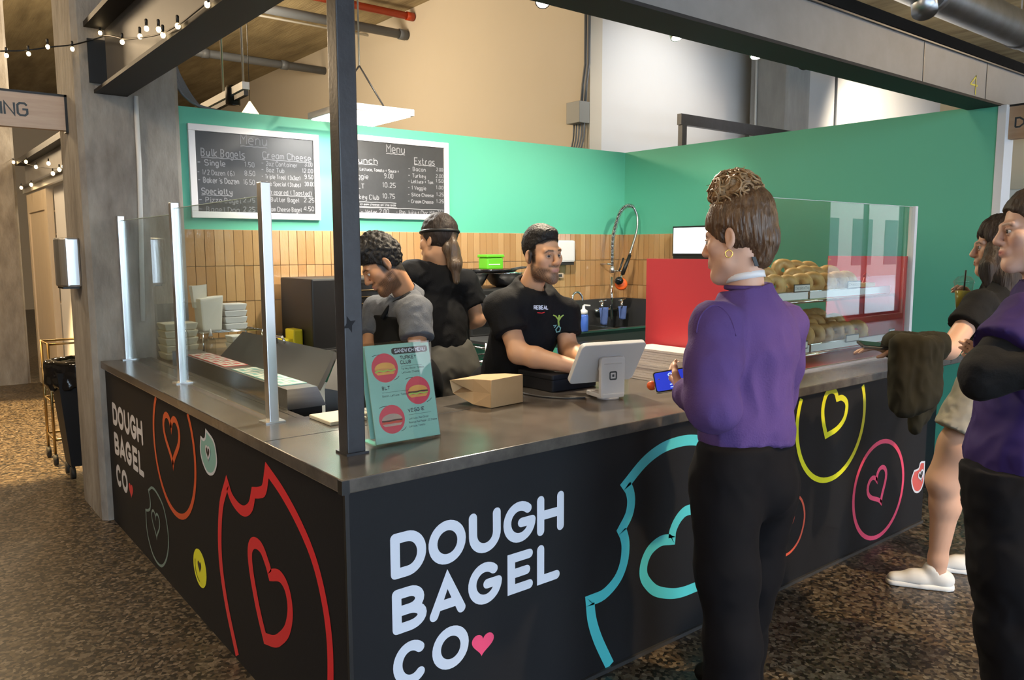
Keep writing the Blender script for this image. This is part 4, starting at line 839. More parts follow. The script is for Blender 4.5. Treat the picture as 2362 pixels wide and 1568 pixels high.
rows(Z2, 4.13, 4.72, 2.41, 'brown bagel, %s from the left in the %s row of the right lower tray', 'bagels on the right lower tray', 6, 3)
for x in (4.80, 4.90):
    bagel((x, 2.56, Z2+.032), 0.1, random.random(), 'flat bagel lying at the %s end of the lower tray' % ('right' if x > 4.85 else 'right, inner'), 'flat bagels at the tray end', .95)
def card(px0, py, px1, y, txt, label, h=.045):
    a = PX(px0, py, 'y', y); b = PX(px1, py, 'y', y); t = thing('price_card', label, 'card', ((a.x+b.x)/2, y, a.z)); z = a.z
    box('frame', (a.x, y-.002, z), (b.x, y+.002, z+h), 'print_dark', t); box('card_face', (a.x+.004, y-.003, z+.006), (b.x-.004, y-.002, z+h-.006), 'white_plastic', t)
    if txt:
        fl = Flat(lambda u, v, l: (u, y-.0034, v)); write(fl, txt, a.x+.010, z+h*.36, b.x-.010, h*.34, .0018); fl.build('card_writing', 'print_dark', t)
card(1831, 675, 1867, 2.416, 'Chocolate Chip', 'white price card reading Chocolate Chip on the upper tray')
card(1955, 666, 1985, 2.416, 'Cheddar', 'white price card reading Cheddar on the upper tray')
card(1951, 790, 1980, 2.395, None, 'white price card on the middle of the lower tray')
card(2050, 775, 2078, 2.395, None, 'white price card at the right end of the lower tray')
card(1845, 806, 1862, 2.395, None, 'white price card on the lower tray beside the purple sweatshirt')
t = thing('tip_stand', 'small brown box with a red paper figure at the right end of the case', 'stand', (4.86, 2.5, Z1)); box('box_body', (4.80, 2.47, Z1+.007), (4.92, 2.55, Z1+.065), 'kraft', t, .004)
MB().prism([(0, 0), (.02, .035), (.0, .045), (.03, .06), (.06, .055), (.09, .03), (.065, .032), (.07, 0), (.055, .028), (.03, .025), (.02, 0)], 0, .006, Matrix(((1, 0, 0, 4.83), (0, 0, 1, 2.505), (0, 1, 0, Z1+.066), (0, 0, 0, 1)))).build('figure', 'red_toy', t)
# ---------------------------------------------------------------- things on the counter
def plane_frame(o, ux, n):
    uz = Vector(n).normalized(); ux = Vector(ux).normalized(); uy = uz.cross(ux); return Vector(o), ux, uy, uz
rg = thing('register', 'white tablet register on a white stand, screen towards the cashier', 'register', (2.53, 2.52, 1.0))
PB = [J(1355, 787, 3.28), J(1488, 782, 3.22)]           # top corners of the tablet seen from behind
c0 = PX(1390, 905, 'z', 1.0)
ux = V(.86, -.20, 0).normalized(); bk = V(-ux.y*-1, -ux.x, 0); nrm = V(-.18, -.80, -.55).normalized()
tc_ = J(1400, 834, 3.55); ux = (PX(1485, 800, 'y', tc_.y-.06)-PX(1335, 815, 'y', tc_.y+.02)); ux.z = 0; ux.normalize(); uv = nrm.cross(ux).normalized(); nrm = ux.cross(uv).normalized()
if uv.z < 0: uv = -uv
MB().rbox(tc_, ux, uv, nrm, .168, .112, .012, .022, 5).build('tablet', 'white_plastic', rg, .004)
MB().rbox(tc_-nrm*.012 if nrm.y < 0 else tc_+nrm*.012, ux, uv, nrm, .158, .102, .0015, .012, 4).build('screen', 'screen_pale', rg)
fw = nrm if nrm.y < 0 else -nrm
sp0 = tc_+fw*.05-V(0, 0, .008); dn = V(0, 0, 1)
nb = V(fw.x, fw.y, 0).normalized(); sx_ = V(-nb.y, nb.x, 0)
MB().rbox(V(sp0.x, sp0.y, 1.10), sx_, V(0, 0, 1), nb, .062, .092, .011, .012, 4).build('stand_back', 'white_plastic', rg, .004)
MB().rbox(V(sp0.x, sp0.y, 1.018)-nb*.055, sx_, nb, V(0, 0, 1), .062, .070, .010, .014, 4).build('stand_foot', 'white_plastic', rg, .004)
MB().lathe(V(sp0.x, sp0.y, 1.0)-nb*.03, [(.05, 0), (.05, .009)], 24).build('swivel', 'white_plastic', rg)
MB().obox(tc_+fw*.028, sx_, uv, fw, .045, .03, .018).build('hinge', 'white_plastic', rg)
oc = V(sp0.x, sp0.y, 1.108)+nb*.0122; fl = Flat(lambda u, v, l: oc+sx_*u+V(0, 0, 1)*v+nb*.0004*l)
rr_ = lambda h, r: [(sx*(h-r)+r*math.cos(math.radians(a0+k*22.5)), sy*(h-r)+r*math.sin(math.radians(a0+k*22.5))) for sx, sy, a0 in ((1, 1, 0), (-1, 1, 90), (-1, -1, 180), (1, -1, 270)) for k in range(5)]
fl.stroke(rr_(.0165, .005), .007, True); fl.poly(rr_(.0055, .0015), 1); fl.build('logo_mark', 'print_dark', rg)
cdw = thing('cash_drawer', 'black cash drawer under the cashier\'s forearms', 'cash drawer', (2.55, 2.86, 1.0))
MB().rbox((2.56, 2.845, 1.03), (1, 0, 0), (0, 1, 0), (0, 0, 1), .145, .125, .028, .012).build('drawer_body', 'black_panel', cdw, .004); MB().rbox((2.56, 2.845, 1.071), (1, 0, 0), (0, 1, 0), (0, 0, 1), .15, .13, .012, .012).build('lid', 'black_panel', cdw, .004)
t = thing('register_cable', 'grey cable running from the cash drawer to the register', 'cable', (2.4, 2.6, 1.0)); MB().tube(smooth([PX(1205, 907, 'z', 1.004), PX(1245, 914, 'z', 1.004), PX(1300, 918, 'z', 1.004), PX(1350, 917, 'z', 1.004)], 6), .0045).build('cable', 'dark_steel', t)
nk = thing('napkin_stack', 'thick stack of beige paper napkins against the red panel', 'napkins', (3.12, 2.6, 1.0))
for i in range(13):
    j = random.uniform(-.004, .004); MB().box((3.015+j, 2.44+j, 1.001+i*.0125), (3.195+j, 2.80+j, 1.001+i*.0125+.0115)).build('napkin', 'napkin', nk)
kb = thing('paper_bag', 'brown kraft paper bag lying on its side on the counter', 'paper bag', (2.05, 2.7, 1.0))
A0, A1 = PX(1133, 941, 'z', 1.002), PX(1206, 927, 'z', 1.002); A2 = PX(1043, 915, 'z', 1.03); h_ = .122; up = V(0, 0, h_)
dxy = (A2-A0); dxy.z = 0; A3 = A1+dxy*1.05; mo_ = dxy*1.0
bt_ = [A0, A1, A0+up*.97, A1+up]                                           # bottom end of the bag, standing
md_ = [A0+dxy*.45+V(0, 0, .006), A1+dxy*.45, A0+dxy*.45+V(0, 0, h_*.95), A1+dxy*.45+V(0, 0, h_*.98)]
en_ = [A0+dxy*.98+V(0, 0, .045), A1+dxy*1.0+V(0, 0, .04), A0+dxy*1.06+V(0, 0, .100), A1+dxy*1.05+V(0, 0, .105)]
gL = [A0+V(0, 0, h_*.5), A0+dxy*.5+(A1-A0)*.06+V(0, 0, h_*.48), A0+dxy*.93+(A1-A0)*.28+V(0, 0, .07)]
mb = MB(); P = bt_+md_+en_+gL
mb.add(P, [(0, 1, 3, 2), (2, 3, 7, 6), (6, 7, 11, 10), (1, 5, 7, 3), (5, 9, 11, 7), (0, 4, 5, 1), (4, 8, 9, 5), (0, 2, 12), (12, 2, 6, 13), (12, 13, 4, 0), (13, 6, 10, 14), (13, 14, 8, 4), (8, 14, 10), (8, 10, 11, 9)])
mb.build('bag_body', 'kraft', kb); MB().tube([A0+V(0, 0, .002), A0+up*.97], .0015, 5).build('corner_crease', 'kraft', kb)
# acrylic menu stand
mh = thing('menu_stand', 'acrylic stand with a mint green sandwich menu beside the post', 'menu stand', (1.42, 2.34, 1.0))
q0, q1 = PX(868, 1029, 'z', 1.004), PX(1015, 1004, 'z', 1.004); ux = (q1-q0); ux.z = 0; wq = ux.length; ux.normalize(); bkw = V(-ux.y, ux.x, 0)
tl = PX(838, 812, 'y', q0.y+.06); hq = .335; uv = (V(0, 0, 1)*.965+bkw*.22).normalized(); nn = ux.cross(uv); nn = -nn if nn.y > 0 else nn
ctr = q0+ux*wq/2+uv*(hq/2+.004)
MB().obox(ctr, ux, uv, nn, wq/2, hq/2, .0022).build('print_sheet', 'mint_print', mh); MB().obox(ctr+nn*.0035, ux, uv, nn, wq/2+.002, hq/2+.006, .0008).build('acrylic_front', 'clear_plastic', mh)
MB().obox(q0+ux*wq/2-nn*.002+bkw*.05+V(0, 0, .0), ux, bkw, V(0, 0, 1), wq/2+.002, .055, .002).build('acrylic_foot', 'clear_plastic', mh)
MB().obox(ctr-nn*.03+bkw*.02+uv*.012, ux, uv, nn, wq/2, hq/2, .002).build('acrylic_back', 'clear_plastic', mh); MB().obox(ctr-nn*.026+bkw*.02+uv*.01, ux, uv, nn, wq/2-.004, hq/2-.006, .0012).build('rear_sheet', 'mint_print', mh)
o_ = q0+uv*.004+nn*.0026
FM = lambda u, v, l: o_+ux*(u*wq)+uv*(v*hq)+nn*.0002*l
AR = hq/wq
def disc(u, v, r, n=30): return [(u+r*math.cos(2*math.pi*i/n), v+r/AR*math.sin(2*math.pi*i/n)) for i in range(n)]
for k, (u, v, r) in enumerate(((.27, .77, .20), (.735, .50, .195), (.28, .235, .195))):
    Flat(FM).poly(disc(u, v, r)).build('menu_disc', 'print_pink', mh)
    bm2 = 'bun' if k < 2 else 'bun_grey'
    dome = lambda cu, cv, w_, h2: [(cu-w_, cv)]+[(cu+w_*math.cos(math.radians(180-a)), cv+h2*math.sin(math.radians(a))) for a in range(10, 180, 10)]+[(cu+w_, cv)]
    Flat(FM).poly(dome(u, v-.005, .155, .062), 1).build('burger_bun', bm2, mh); Flat(FM).poly([(u-.15, v-.045), (u+.15, v-.045), (u+.12, v-.07), (u-.12, v-.07)], 1).build('burger_bun', bm2, mh)
    Flat(FM).stroke([(u-.15, v-.012), (u-.05, v-.016), (u+.06, v-.010), (u+.15, v-.014)], .016, lv=2).build('burger_filling', 'patty' if k else 'chicken', mh)
    Flat(FM).stroke([(u-.15+.06*i, v-.032+(.006 if i % 2 else -.004)) for i in range(6)], .018, lv=2).build('burger_filling', 'lettuce' if k < 2 else 'tomato', mh)
    fl = Flat(FM)
    fl.stroke([(u-.17, v+.13), (u-.12, v+.14), (u-.06, v+.142)], .006, lv=1); fl.stroke([(u+.12, v-.135), (u+.17, v-.12), (u+.2, v-.1)], .006, lv=1); fl.build('menu_flourish', 'print_dark', mh)
g = [(.40, .915), (.40, .955), (.43, .968), (.95, .968), (.97, .955), (.97, .915), (.94, .90), (.43, .90)]; Flat(FM).poly(g).build('menu_banner', 'vinyl_black', mh)
fl = Flat(FM); write(fl, 'SANDWICH MENU', .45, .918, .93, .034, .008, lv=2); fl.build('menu_heading', 'vinyl_white', mh)
fl = Flat(FM)
for tx, u0, v0, u1 in (('TURKEY', .52, .845, .78), ('CLUB', .52, .795, .69), ('BLT', .19, .545, .31), ('VEGGIE', .54, .285, .80)): write(fl, tx, u0, v0, u1, .032, .008, lv=1)
fl.build('menu_heading', 'print_dark', mh)
fl = Flat(FM)
for tx, u0, v0, u1 in (('Turkey, Bacon, Tomato', .52, .735, .88), ('Lettuce, Cheese', .52, .695, .80), ('Bacon, Lettuce, Tomato', .18, .47, .58), ('Lettuce, Red Onion', .54, .205, .85), ('Roasted Red Pepper, CC Cheese', .53, .165, .98), ('Lettuce, Tomato', .53, .125, .78)): write(fl, tx, u0, v0, u1, .018, .0035, lv=1)
for u0, u1, v in ((.52, .85, .77), (.18, .6, .515), (.54, .9, .255)): fl.stroke([(u0, v), (u1, v)], .003, cap=False, lv=1)
fl.build('menu_print', 'print_dark', mh)
cu = thing('paper_cup', 'white paper cup standing behind the menu stand', 'cup', (1.50, 2.62, 1.0))
cc = PX(945, 800, 'y', 2.80); MB().lathe((cc.x, 2.80, 1.0), [(.028, 0), (.04, .235), (.043, .24), (.04, .245)], 20).build('cup_wall', 'paper', cu); MB().lathe((cc.x, 2.80, 1.245), [(.045, 0), (.045, .012), (.038, .016)], 20).build('lid', 'white_plastic', cu)
t = thing('cutting_board', 'pale cutting board lying behind the menu stand', 'board', (1.42, 2.8, 1.0)); box('board', (1.30, 2.74, 1.0), (1.46, 2.93, 1.015), 'cream_plastic', t, .005); box('board_grip', (1.46, 2.80, 1.0), (1.50, 2.87, 1.015), 'cream_plastic', t)
# ---------------------------------------------------------------- overhead: pipes, duct, conduits, lamps
def pipe(name, label, pts, r, m, cat='pipe', couple=()):
    t = thing(name, label, cat, pts[0]); MB().tube(pts, r, 12).build('run', m, t)
    for p, d in couple: MB().tube([Vector(p)-Vector(d)*.06, Vector(p)+Vector(d)*.06], r*1.18, 12).build('coupling', m, t)
    return t
e = PX(940, 82, 'x', 6.8); pipe('drain_pipe', 'grey drain pipe ending at the beige wall, nearer one with its end visible', [(3.3, e.y, e.z), (6.79, e.y, e.z)], .068, 'pipe_grey', couple=[((6.7, e.y, e.z), (1, 0, 0)), ((4.4, e.y, e.z), (1, 0, 0))])
l0 = PX(640, 5, 'y', e.y); MB().tube([(3.9, e.y, e.z), (3.0, e.y-.2, e.z+.5)], .06, 12).build('branch', 'pipe_grey', bpy.data.objects['drain_pipe'])
e2 = PX(750, 160, 'x', 6.8); pipe('drain_pipe', 'grey drain pipe further back, left of the corner post', [(3.0, e2.y, e2.z-.03), (6.79, e2.y, e2.z-.03)], .07, 'pipe_grey', couple=[((4.6, e2.y, e2.z-.03), (1, 0, 0)), ((6.0, e2.y, e2.z-.03), (1, 0, 0))])
MB().tube([(4.3, e2.y, e2.z-.03), (3.2, e2.y-.3, e2.z+.38)], .06, 12).build('branch', 'pipe_grey', bpy.data.objects['drain_pipe.001'])
e3 = PX(955, 40, 'x', 6.8); pipe('sprinkler_pipe', 'orange-red sprinkler main below the ceiling', [(1.5, e3.y, e3.z), (6.79, e3.y, e3.z)], .055, 'pipe_red', couple=[((6.72, e3.y, e3.z), (1, 0, 0))])
pipe('conduit', 'thin pale conduit under the ceiling between the two drain pipes', [(3.0, 12.4, 5.28), (6.79, 12.4, 5.28)], .018, 'pipe_white', 'conduit')
dk = thing('spiral_duct', 'shiny spiral metal air duct above the front beam', 'duct', (10, 3.86, 4.25)); DY, DZ, DR = 3.86, 4.25, .2
pts = [(4.0+i*.06, DY, DZ) for i in range(190)]; MB().tube(pts, [DR*(1.0 if i % 2 else .972) for i in range(190)], 26).build('duct_run', 'galvanised', dk)
for x in (8.55, 10.9, 13.4): MB().tube([(x-.05, DY, DZ), (x+.05, DY, DZ)], DR*1.06, 26).build('collar', 'galvanised', dk); MB().tube([(x, DY, DZ+DR), (x, DY, ZC)], .008, 6).build('hanger_rod', 'aluminium', dk)
MB().tube([(8.35, DY, DZ), (8.2, DY-.1, DZ-.28)], .12, 18).build('branch_outlet', 'galvanised', dk)
eb = thing('junction_box', 'grey electrical box with conduits on the wall corner', 'electrical box', (6.7, 7.05, 3.2))
box('enclosure', (6.62, 6.99, 3.16), (6.785, 7.22, 3.41), 'box_grey', eb, .004)
for y in (7.02, 7.08): MB().tube([(6.74, y, 3.41), (6.74, y-.02, 3.62), (6.77, y-.03, 3.85), (6.77, y-.03, ZC)], .018).build('riser_conduit', 'pipe_grey', eb)
for k in range(5): MB().tube(smooth([V(6.72, 7.01+k*.045, 3.16), V(6.72, 7.02+k*.045, 3.0), V(6.70, 7.06+k*.04, 2.85), V(6.68, 7.2, 2.7)], 5), .011, 7).build('cable_tail', 'pipe_grey', eb)
pipe('conduit', 'thin white conduit down the left column', [PX(313, 222, 'y', 5.255), PX(322, 400, 'y', 5.255), PX(330, 740, 'y', 5.255)], .014, 'pipe_white', 'conduit')
pipe('conduit', 'thin grey conduit on the concrete column behind the right wall', [PX(1744, 130, 'x', 9.684)+V(0, 0, 1.2), PX(1744, 300, 'x', 9.684)-V(0, 0, 1.5)], .016, 'pipe_white', 'conduit')
pipe('conduit', 'thin grey conduit on the bright rear wall', [PX(1929, 165, 'y', 6.982)+V(0, 0, 1.2), PX(1929, 300, 'y', 6.982)-V(0, 0, 2.7)], .02, 'pipe_grey', 'conduit')
cb = thing('cable_bundle', 'bundle of grey flexible cables dropping beside the left column onto the green wall', 'cables', (1.6, 5.5, 2.6))
for k in range(6):
    o_2 = .018*k; MB().tube(smooth([V(1.60+o_2*.6, 5.62+o_2, 3.6), V(1.60+o_2*.6, 5.62+o_2, 3.0), V(1.63+o_2, 5.62+o_2, 2.78), V(1.75+o_2, 5.62+o_2, 2.65-.004*k), V(2.0, 5.63+o_2, 2.615), V(2.25, 5.63+o_2, 2.612)], 6), .011, 7).build('cable', 'pipe_grey', cb)
def lamp_head(name, label, p, aim, m, up_to, warm='lamp_spot', r=.045, ln=.11):
    p = Vector(p); d = (Vector(aim)-p).normalized(); t = thing(name, label, 'spotlight', p)
    MB().lathe(p, [(r*.8, -ln), (r, -ln+.02), (r, 0)], 18, axis=d).build('can', m, t); MB().lathe(p, [(r*.85, .001), (0, .004)], 18, axis=d).build('lens', warm, t)
    MB().tube([p-d*ln*.6, p-d*ln*.6+V(0, 0, .06), V(p.x-d.x*ln*.6, p.y-d.y*ln*.6, up_to)], .008).build('stem', m, t); return t
for (x_, y_), la, aim, m in (((1252, 4), 'bright bare spotlight at the top centre of the photo', (1.8, 2.2, 1.2), 'black'), ((1562, 86), 'lit spotlight under the front beam, left of two', (4.1, 2.8, 1.2), 'aluminium'), ((1744, 130), 'lit spotlight in front of the concrete column', (4.6, 3.0, 1.0), 'aluminium'), ((1850, 152), 'unlit black spotlight beside the front beam', (6.8, 5.5, 1.8), 'black')):
    lamp_head('spotlight', la, PX(x_, y_, 'y', 3.6), aim, m, 3.62, 'lamp_spot' if 'unlit' not in la else 'black_gloss')
t = thing('light_track', 'added short black light track, out of view above the counter corner', 'light track', (1.75, 3.1, 3.4)); box('track_bar', (1.2, 3.08, 3.44), (2.4, 3.12, 3.48), 'black', t)  # track and its spotlight are added, to carry the cashier's fill lamp
for x in (1.3, 2.3): MB().tube([(x, 3.1, 3.48), (x, 3.1, ZC)], .006, 6).build('hanger_rod', 'dark_steel', t)
lamp_head('spotlight', 'added fill spotlight, out of view above the counter corner, aimed at the cashier', (1.75, 3.1, 3.34), (2.3, 3.1, 1.0), 'black', 3.44)
tk = thing('light_track', 'black light track over the kitchen carrying the spotlights', 'light track', (4.4, 3.6, 3.6)); box('track_bar', (2.6, 3.58, 3.62), (6.4, 3.62, 3.66), 'black', tk)
for x in (2.8, 4.5, 6.2): MB().tube([(x, 3.6, 3.66), (x, 3.6, ZC)], .006, 6).build('hanger_rod', 'dark_steel', tk)
t = thing('light_track', 'pale linear lamp bar hanging behind the left column', 'light track', (1.75, 5.9, 2.9)); a = PX(470, 248, 'x', 2.05); b = PX(567, 197, 'x', 2.05)
MB().tube([a, b], .035, 4, smooth=False).build('lamp_bar', 'pipe_white', t); MB().tube([a-V(0, 0, .05), b-V(0, 0, .05)], .022, 4, smooth=False).build('track_bar', 'black', t)
for f_ in (.5, .95): p = a.lerp(b, f_); MB().tube([p, V(p.x, p.y, ZC)], .008, 6).build('hanger_rod', 'aluminium', t)
p = PX(537, 222, 'x', 2.05); lamp_head('spotlight', 'black track spotlight just above the green wall', p-V(0, 0, .06), p-V(0, 0, 1), 'black', p.z+.05, 'black_gloss', .05, .13)
pl = thing('pendant_lamp', 'tiny cream cone pendant lamp peeking over the green wall', 'lamp', PX(577, 255, 'y', 9.0)); c = PX(577, 255, 'y', 9.0); MB().lathe(c, [(.10, -.04), (.015, .09), (.01, .1)], 18).build('shade', 'shade_glow', pl); MB().tube([c+V(0, 0, .1), V(c.x, c.y, ZC)], .004, 6).build('cord', 'black', pl)
fr = thing('stall_gantry', 'black square-tube gantry standing behind the right green wall', 'gantry', (7.2, 5.9, 2.6)); a = PX(1567, 262, 'y', 5.9); b = PX(1800, 298, 'y', 5.9)
box('top_bar', (a.x, 5.87, a.z-.12), (b.x+.6, 5.93, a.z), 'steel_paint', fr); box('upright', (a.x+.02, 5.87, 0), (a.x+.10, 5.93, a.z-.12), 'steel_paint', fr); box('upright', (b.x+.5, 5.87, 0), (b.x+.58, 5.93, a.z-.12), 'steel_paint', fr)
# ---------------------------------------------------------------- signs
def sign(name, label, o, ux, w_, h, text, u0, hh, m):
    t = thing(name, label, 'sign', o); o = Vector(o); ux = Vector(ux); n = V(0, -1, 0) if abs(ux.x) > .5 else V(-1, 0, 0)
    MB().obox(o+ux*w_/2+V(0, 0, h/2), ux, V(0, 0, 1), n, w_/2, h/2, .03).build('board', m, t)
    MB().obox(o+ux*w_/2+V(0, 0, h+.006), ux, V(0, 0, 1), n, w_/2+.012, .006, .035).build('frame_bar', 'black', t); MB().obox(o+ux*(-.008)+V(0, 0, h/2), ux, V(0, 0, 1), n, .008, h/2+.012, .035).build('frame_bar', 'black', t); MB().obox(o+ux*(w_+.004)+V(0, 0, h/2), ux, V(0, 0, 1), n, .008, h/2+.012, .035).build('frame_bar', 'black', t)
    fl = Flat(lambda u, v, l: o+ux*u+V(0, 0, 1)*v+n*(.0306+.0002*l)); write(fl, text, u0, h*.34, 1.045, hh, hh*.17); fl.build('sign_lettering', 'print_dark', t); return t
sign('hanging_sign', 'wooden hanging sign ending in WING beside the left column', (-.28, 5.58, 2.395), (1, 0, 0), 1.24, .20, 'BREWING', .62, .070, 'sign_wood')
t = thing('hanging_sign', 'wooden hanging sign starting with DO at the right edge of the photo', 'sign', (5.87, 1.6, 2.37))
box('board', (5.845, .80, 2.372), (5.905, 2.125, 2.58), 'orange_wood', t); box('frame_bar', (5.838, .79, 2.58), (5.912, 2.14, 2.592), 'black', t); box('frame_bar', (5.838, 2.125, 2.36), (5.912, 2.14, 2.59), 'black', t)
fl = Flat(lambda u, v, l: (5.8445, 2.095-u, v)); write(fl, 'DOUGH', .035, 2.445, .36, .058, .011); fl.build('sign_lettering', 'print_dark', t)
nb_ = thing('neighbour_stall', 'cream and dark back of the next stall at the right edge', 'stall', (7.6, 2.8, 0))
box('upper_wall', (7.6, 2.35, 2.16), (7.7, 3.3, 3.2), 'beige_paint', nb_); box('mid_panel', (7.62, 2.35, 1.93), (7.7, 3.3, 2.16), 'white_paint', nb_); box('glow_strip', (7.60, 2.35, 1.90), (7.7, 3.3, 1.93), 'shade_glow', nb_); box('dark_front', (7.6, 2.35, 0), (7.7, 3.3, 1.90), 'black_panel', nb_)
# ---------------------------------------------------------------- left background
sd = thing('sliding_door', 'pale wooden sliding door in the left background', 'door', (1.5, 10.8, 0))
box('leaf', (1.50, 10.0, .02), (1.55, 11.42, 2.34), 'pale_wood', sd)
for a, b in (((1.485, 10.0, .02), (1.50, 10.16, 2.34)), ((1.485, 11.30, .02), (1.50, 11.42, 2.34)), ((1.485, 10.16, .02), (1.50, 11.30, .22)), ((1.485, 10.16, 2.12), (1.50, 11.30, 2.34))): box('frame_board', a, b, 'pale_wood', sd)
box('top_rail', (1.46, 6.2, 2.36), (1.50, 11.5, 2.42), 'aluminium', sd); MB().sph((1.48, 10.06, .35), .02).build('latch', 'chrome', sd)
wp = struct(box('wall_bar', (1.56, 9.40, 0), (1.66, 9.98, 2.36), 'white_paint'))
t = thing('steel_beam', 'dark steel beam over the sliding door in the left background', 'beam', (1.5, 9, 2.42)); box('web', (1.50, 6.0, 2.44), (1.54, 11.5, 2.70), 'steel_paint_grey', t); box('top_flange', (1.40, 6.0, 2.70), (1.62, 11.5, 2.76), 'black', t); box('bottom_flange', (1.42, 6.0, 2.42), (1.62, 11.5, 2.44), 'steel_paint', t)
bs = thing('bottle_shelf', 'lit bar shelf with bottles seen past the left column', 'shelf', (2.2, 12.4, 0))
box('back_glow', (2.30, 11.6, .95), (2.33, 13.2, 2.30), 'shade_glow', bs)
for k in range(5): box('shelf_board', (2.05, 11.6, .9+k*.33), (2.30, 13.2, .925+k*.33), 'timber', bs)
box('cabinet', (2.0, 11.6, 0), (2.3, 13.2, .9), 'white_paint', bs)
bcol = ['leaf_green', 'bun', 'black_gloss', 'tomato', 'drink']
for k in range(4):
    for i in range(6):
        y = 12.1+i*.17; z = .926+k*.33; t = thing('bar_bottle', '%s bottle, %s from the far end on the %s bar shelf' % (('green', 'amber', 'black', 'red', 'yellow')[(i*2+k) % 5], ORD[5-i], ('lowest', 'second', 'third', 'top')[k]), 'bottle', (2.17, y, z), 'bottles on the bar shelf')
        MB().lathe((2.17, y, z), [(.036, 0), (.036, .15), (.013, .19), (.013, .24)], 10).build('bottle_body', bcol[(i*2+k) % 5], t); MB().lathe((2.17, y, z+.241), [(.015, 0), (.015, .02)], 10).build('cap', 'black', t)
td = thing('towel_dispenser', 'brushed metal towel dispenser on the side of the left column', 'dispenser', (.93, 5.55, 1.44))
yy, zz = (PX(172, 600, 'x', .95).y+PX(200, 600, 'x', .95).y)/2, PX(185, 662, 'x', .95).z; MB().prism([(0, -.12), (.075, -.12), (.11, -.09), (.115, 0), (.11, .09), (.075, .12), (0, .12)], 0, .30, Matrix(((-1, 0, 0, .969), (0, 1, 0, 5.56), (0, 0, 1, zz), (0, 0, 0, 1)))).build('cover', 'aluminium', td, .012); box('paper_slot', (.87, 5.47, zz-.012), (.96, 5.65, zz+.002), 'black', td)
bc = PX(182, 1098, 'z', 0); bx, by = 1.12, 6.50
tb = thing('trash_bin', 'black lined trash bin behind the left column', 'trash bin', (bx, by, 0)); MB().add([(bx-.13, by-.12, .10), (bx+.15, by-.12, .10), (bx+.15, by+.12, .10), (bx-.13, by+.12, .10), (bx-.19, by-.18, .80), (bx+.2, by-.18, .80), (bx+.2, by+.18, .80), (bx-.19, by+.18, .80)], [(0, 3, 2, 1), (4, 5, 6, 7), (0, 1, 5, 4), (1, 2, 6, 5), (2, 3, 7, 6), (3, 0, 4, 7)]).build('bin_body', 'black_panel', tb)
lin = Field((bx-.32, by-.3, .60), (bx+.34, by+.3, .98), .012)
for k in range(30):
    a = 2*math.pi*k/30; lin.cap((bx+.215*math.cos(a), by+.19*math.sin(a), .85), (bx+.225*math.cos(a+.2), by+.2*math.sin(a+.2), .70+.02*math.sin(k*2.3)), .03, .026, .03)
lin.cap((bx-.15, by, .84), (bx+.15, by, .84), .06, .06, .03, flat=((0, 0, 1), .5)); org('bin_liner', [lin], 'black_gloss', tb, disp=folds(16, .006))
for sx, sy in ((-1, -1), (1, -1), (1, 1), (-1, 1)): MB().lathe((bx+.12*sx, by+.10*sy, .05), [(.0, -.015), (.045, -.015), (.045, .015), (0, .015)], 14, axis=(1, 0, 0)).tube([(bx+.12*sx, by+.10*sy, .05), (bx+.12*sx, by+.10*sy, .11)], .012).build('caster', 'rubber', tb)
gc = thing('wire_cart', 'brass wire cart standing behind the trash bin', 'cart', (.98, 7.2, 0)); gx, gy = 1.14, 7.08
for sx in (-1, 1):
    for sy in (-1, 1):
        MB().tube([(gx+.17*sx, gy+.16*sy, .09), (gx+.17*sx, gy+.16*sy, .96)], .011, 8).build('leg', 'brass_wire', gc); MB().lathe((gx+.17*sx, gy+.16*sy, .045), [(0, -.014), (.042, -.014), (.042, .014), (0, .014)], 14, axis=(1, 0, 0)).build('caster', 'rubber', gc)
for z in (.2, .5, .95): MB().tube([(gx-.17, gy-.16, z), (gx+.17, gy-.16, z), (gx+.17, gy+.16, z), (gx-.17, gy+.16, z)], .009, 8, closed=True).build('shelf_frame', 'brass_wire', gc)
# string lights: cable and bulbs as parts
def strand(label, pts, bulbs, r=.011):
    t = thing('string_lights', label, 'string lights', pts[0]); MB().tube(smooth(pts, 5), .004, 6).build('cable', 'black', t)
    for p in bulbs:
        p = Vector(p); s_ = MB().lathe(p+V(0, 0, r*.9), [(.006, 0), (.007, .03), (.004, .034)], 8).build('socket', 'black', t); MB().sph(p, r, 10, 7, (1, 1, 1.2)).build('bulb', 'bulb_warm', t)
A = [PX(x, y, 'y', 5.22) for x, y in ((0, 118), (60, 116), (120, 108), (170, 103), (225, 88))]; Bm = [PX(x, y, 'x', 1.05) for x, y in ((250, 82), (290, 90), (330, 86), (370, 78), (415, 55), (450, 28), (482, 2))]
strand('string of small warm bulbs across the left column and steel beam', A+Bm, [PX(x, y, 'y', 5.22) for x, y in ((15, 128), (66, 124), (110, 108), (167, 113), (231, 76))]+[PX(x, y, 'x', 1.05) for x, y in ((282, 97), (323, 84), (338, 66), (366, 68), (376, 81), (410, 60), (478, 10))])
D_ = [PX(x, y, 'x', 1.37) for x, y in ((0, 356), (48, 374), (85, 384), (125, 388), (160, 386))]
strand('far string of small warm bulbs over the sliding door', D_, [PX(x, y, 'x', 1.37) for x, y in ((31, 374), (60, 373), (83, 385), (112, 377), (147, 384), (137, 391), (122, 400), (28, 433), (49, 433), (72, 426))], .017)
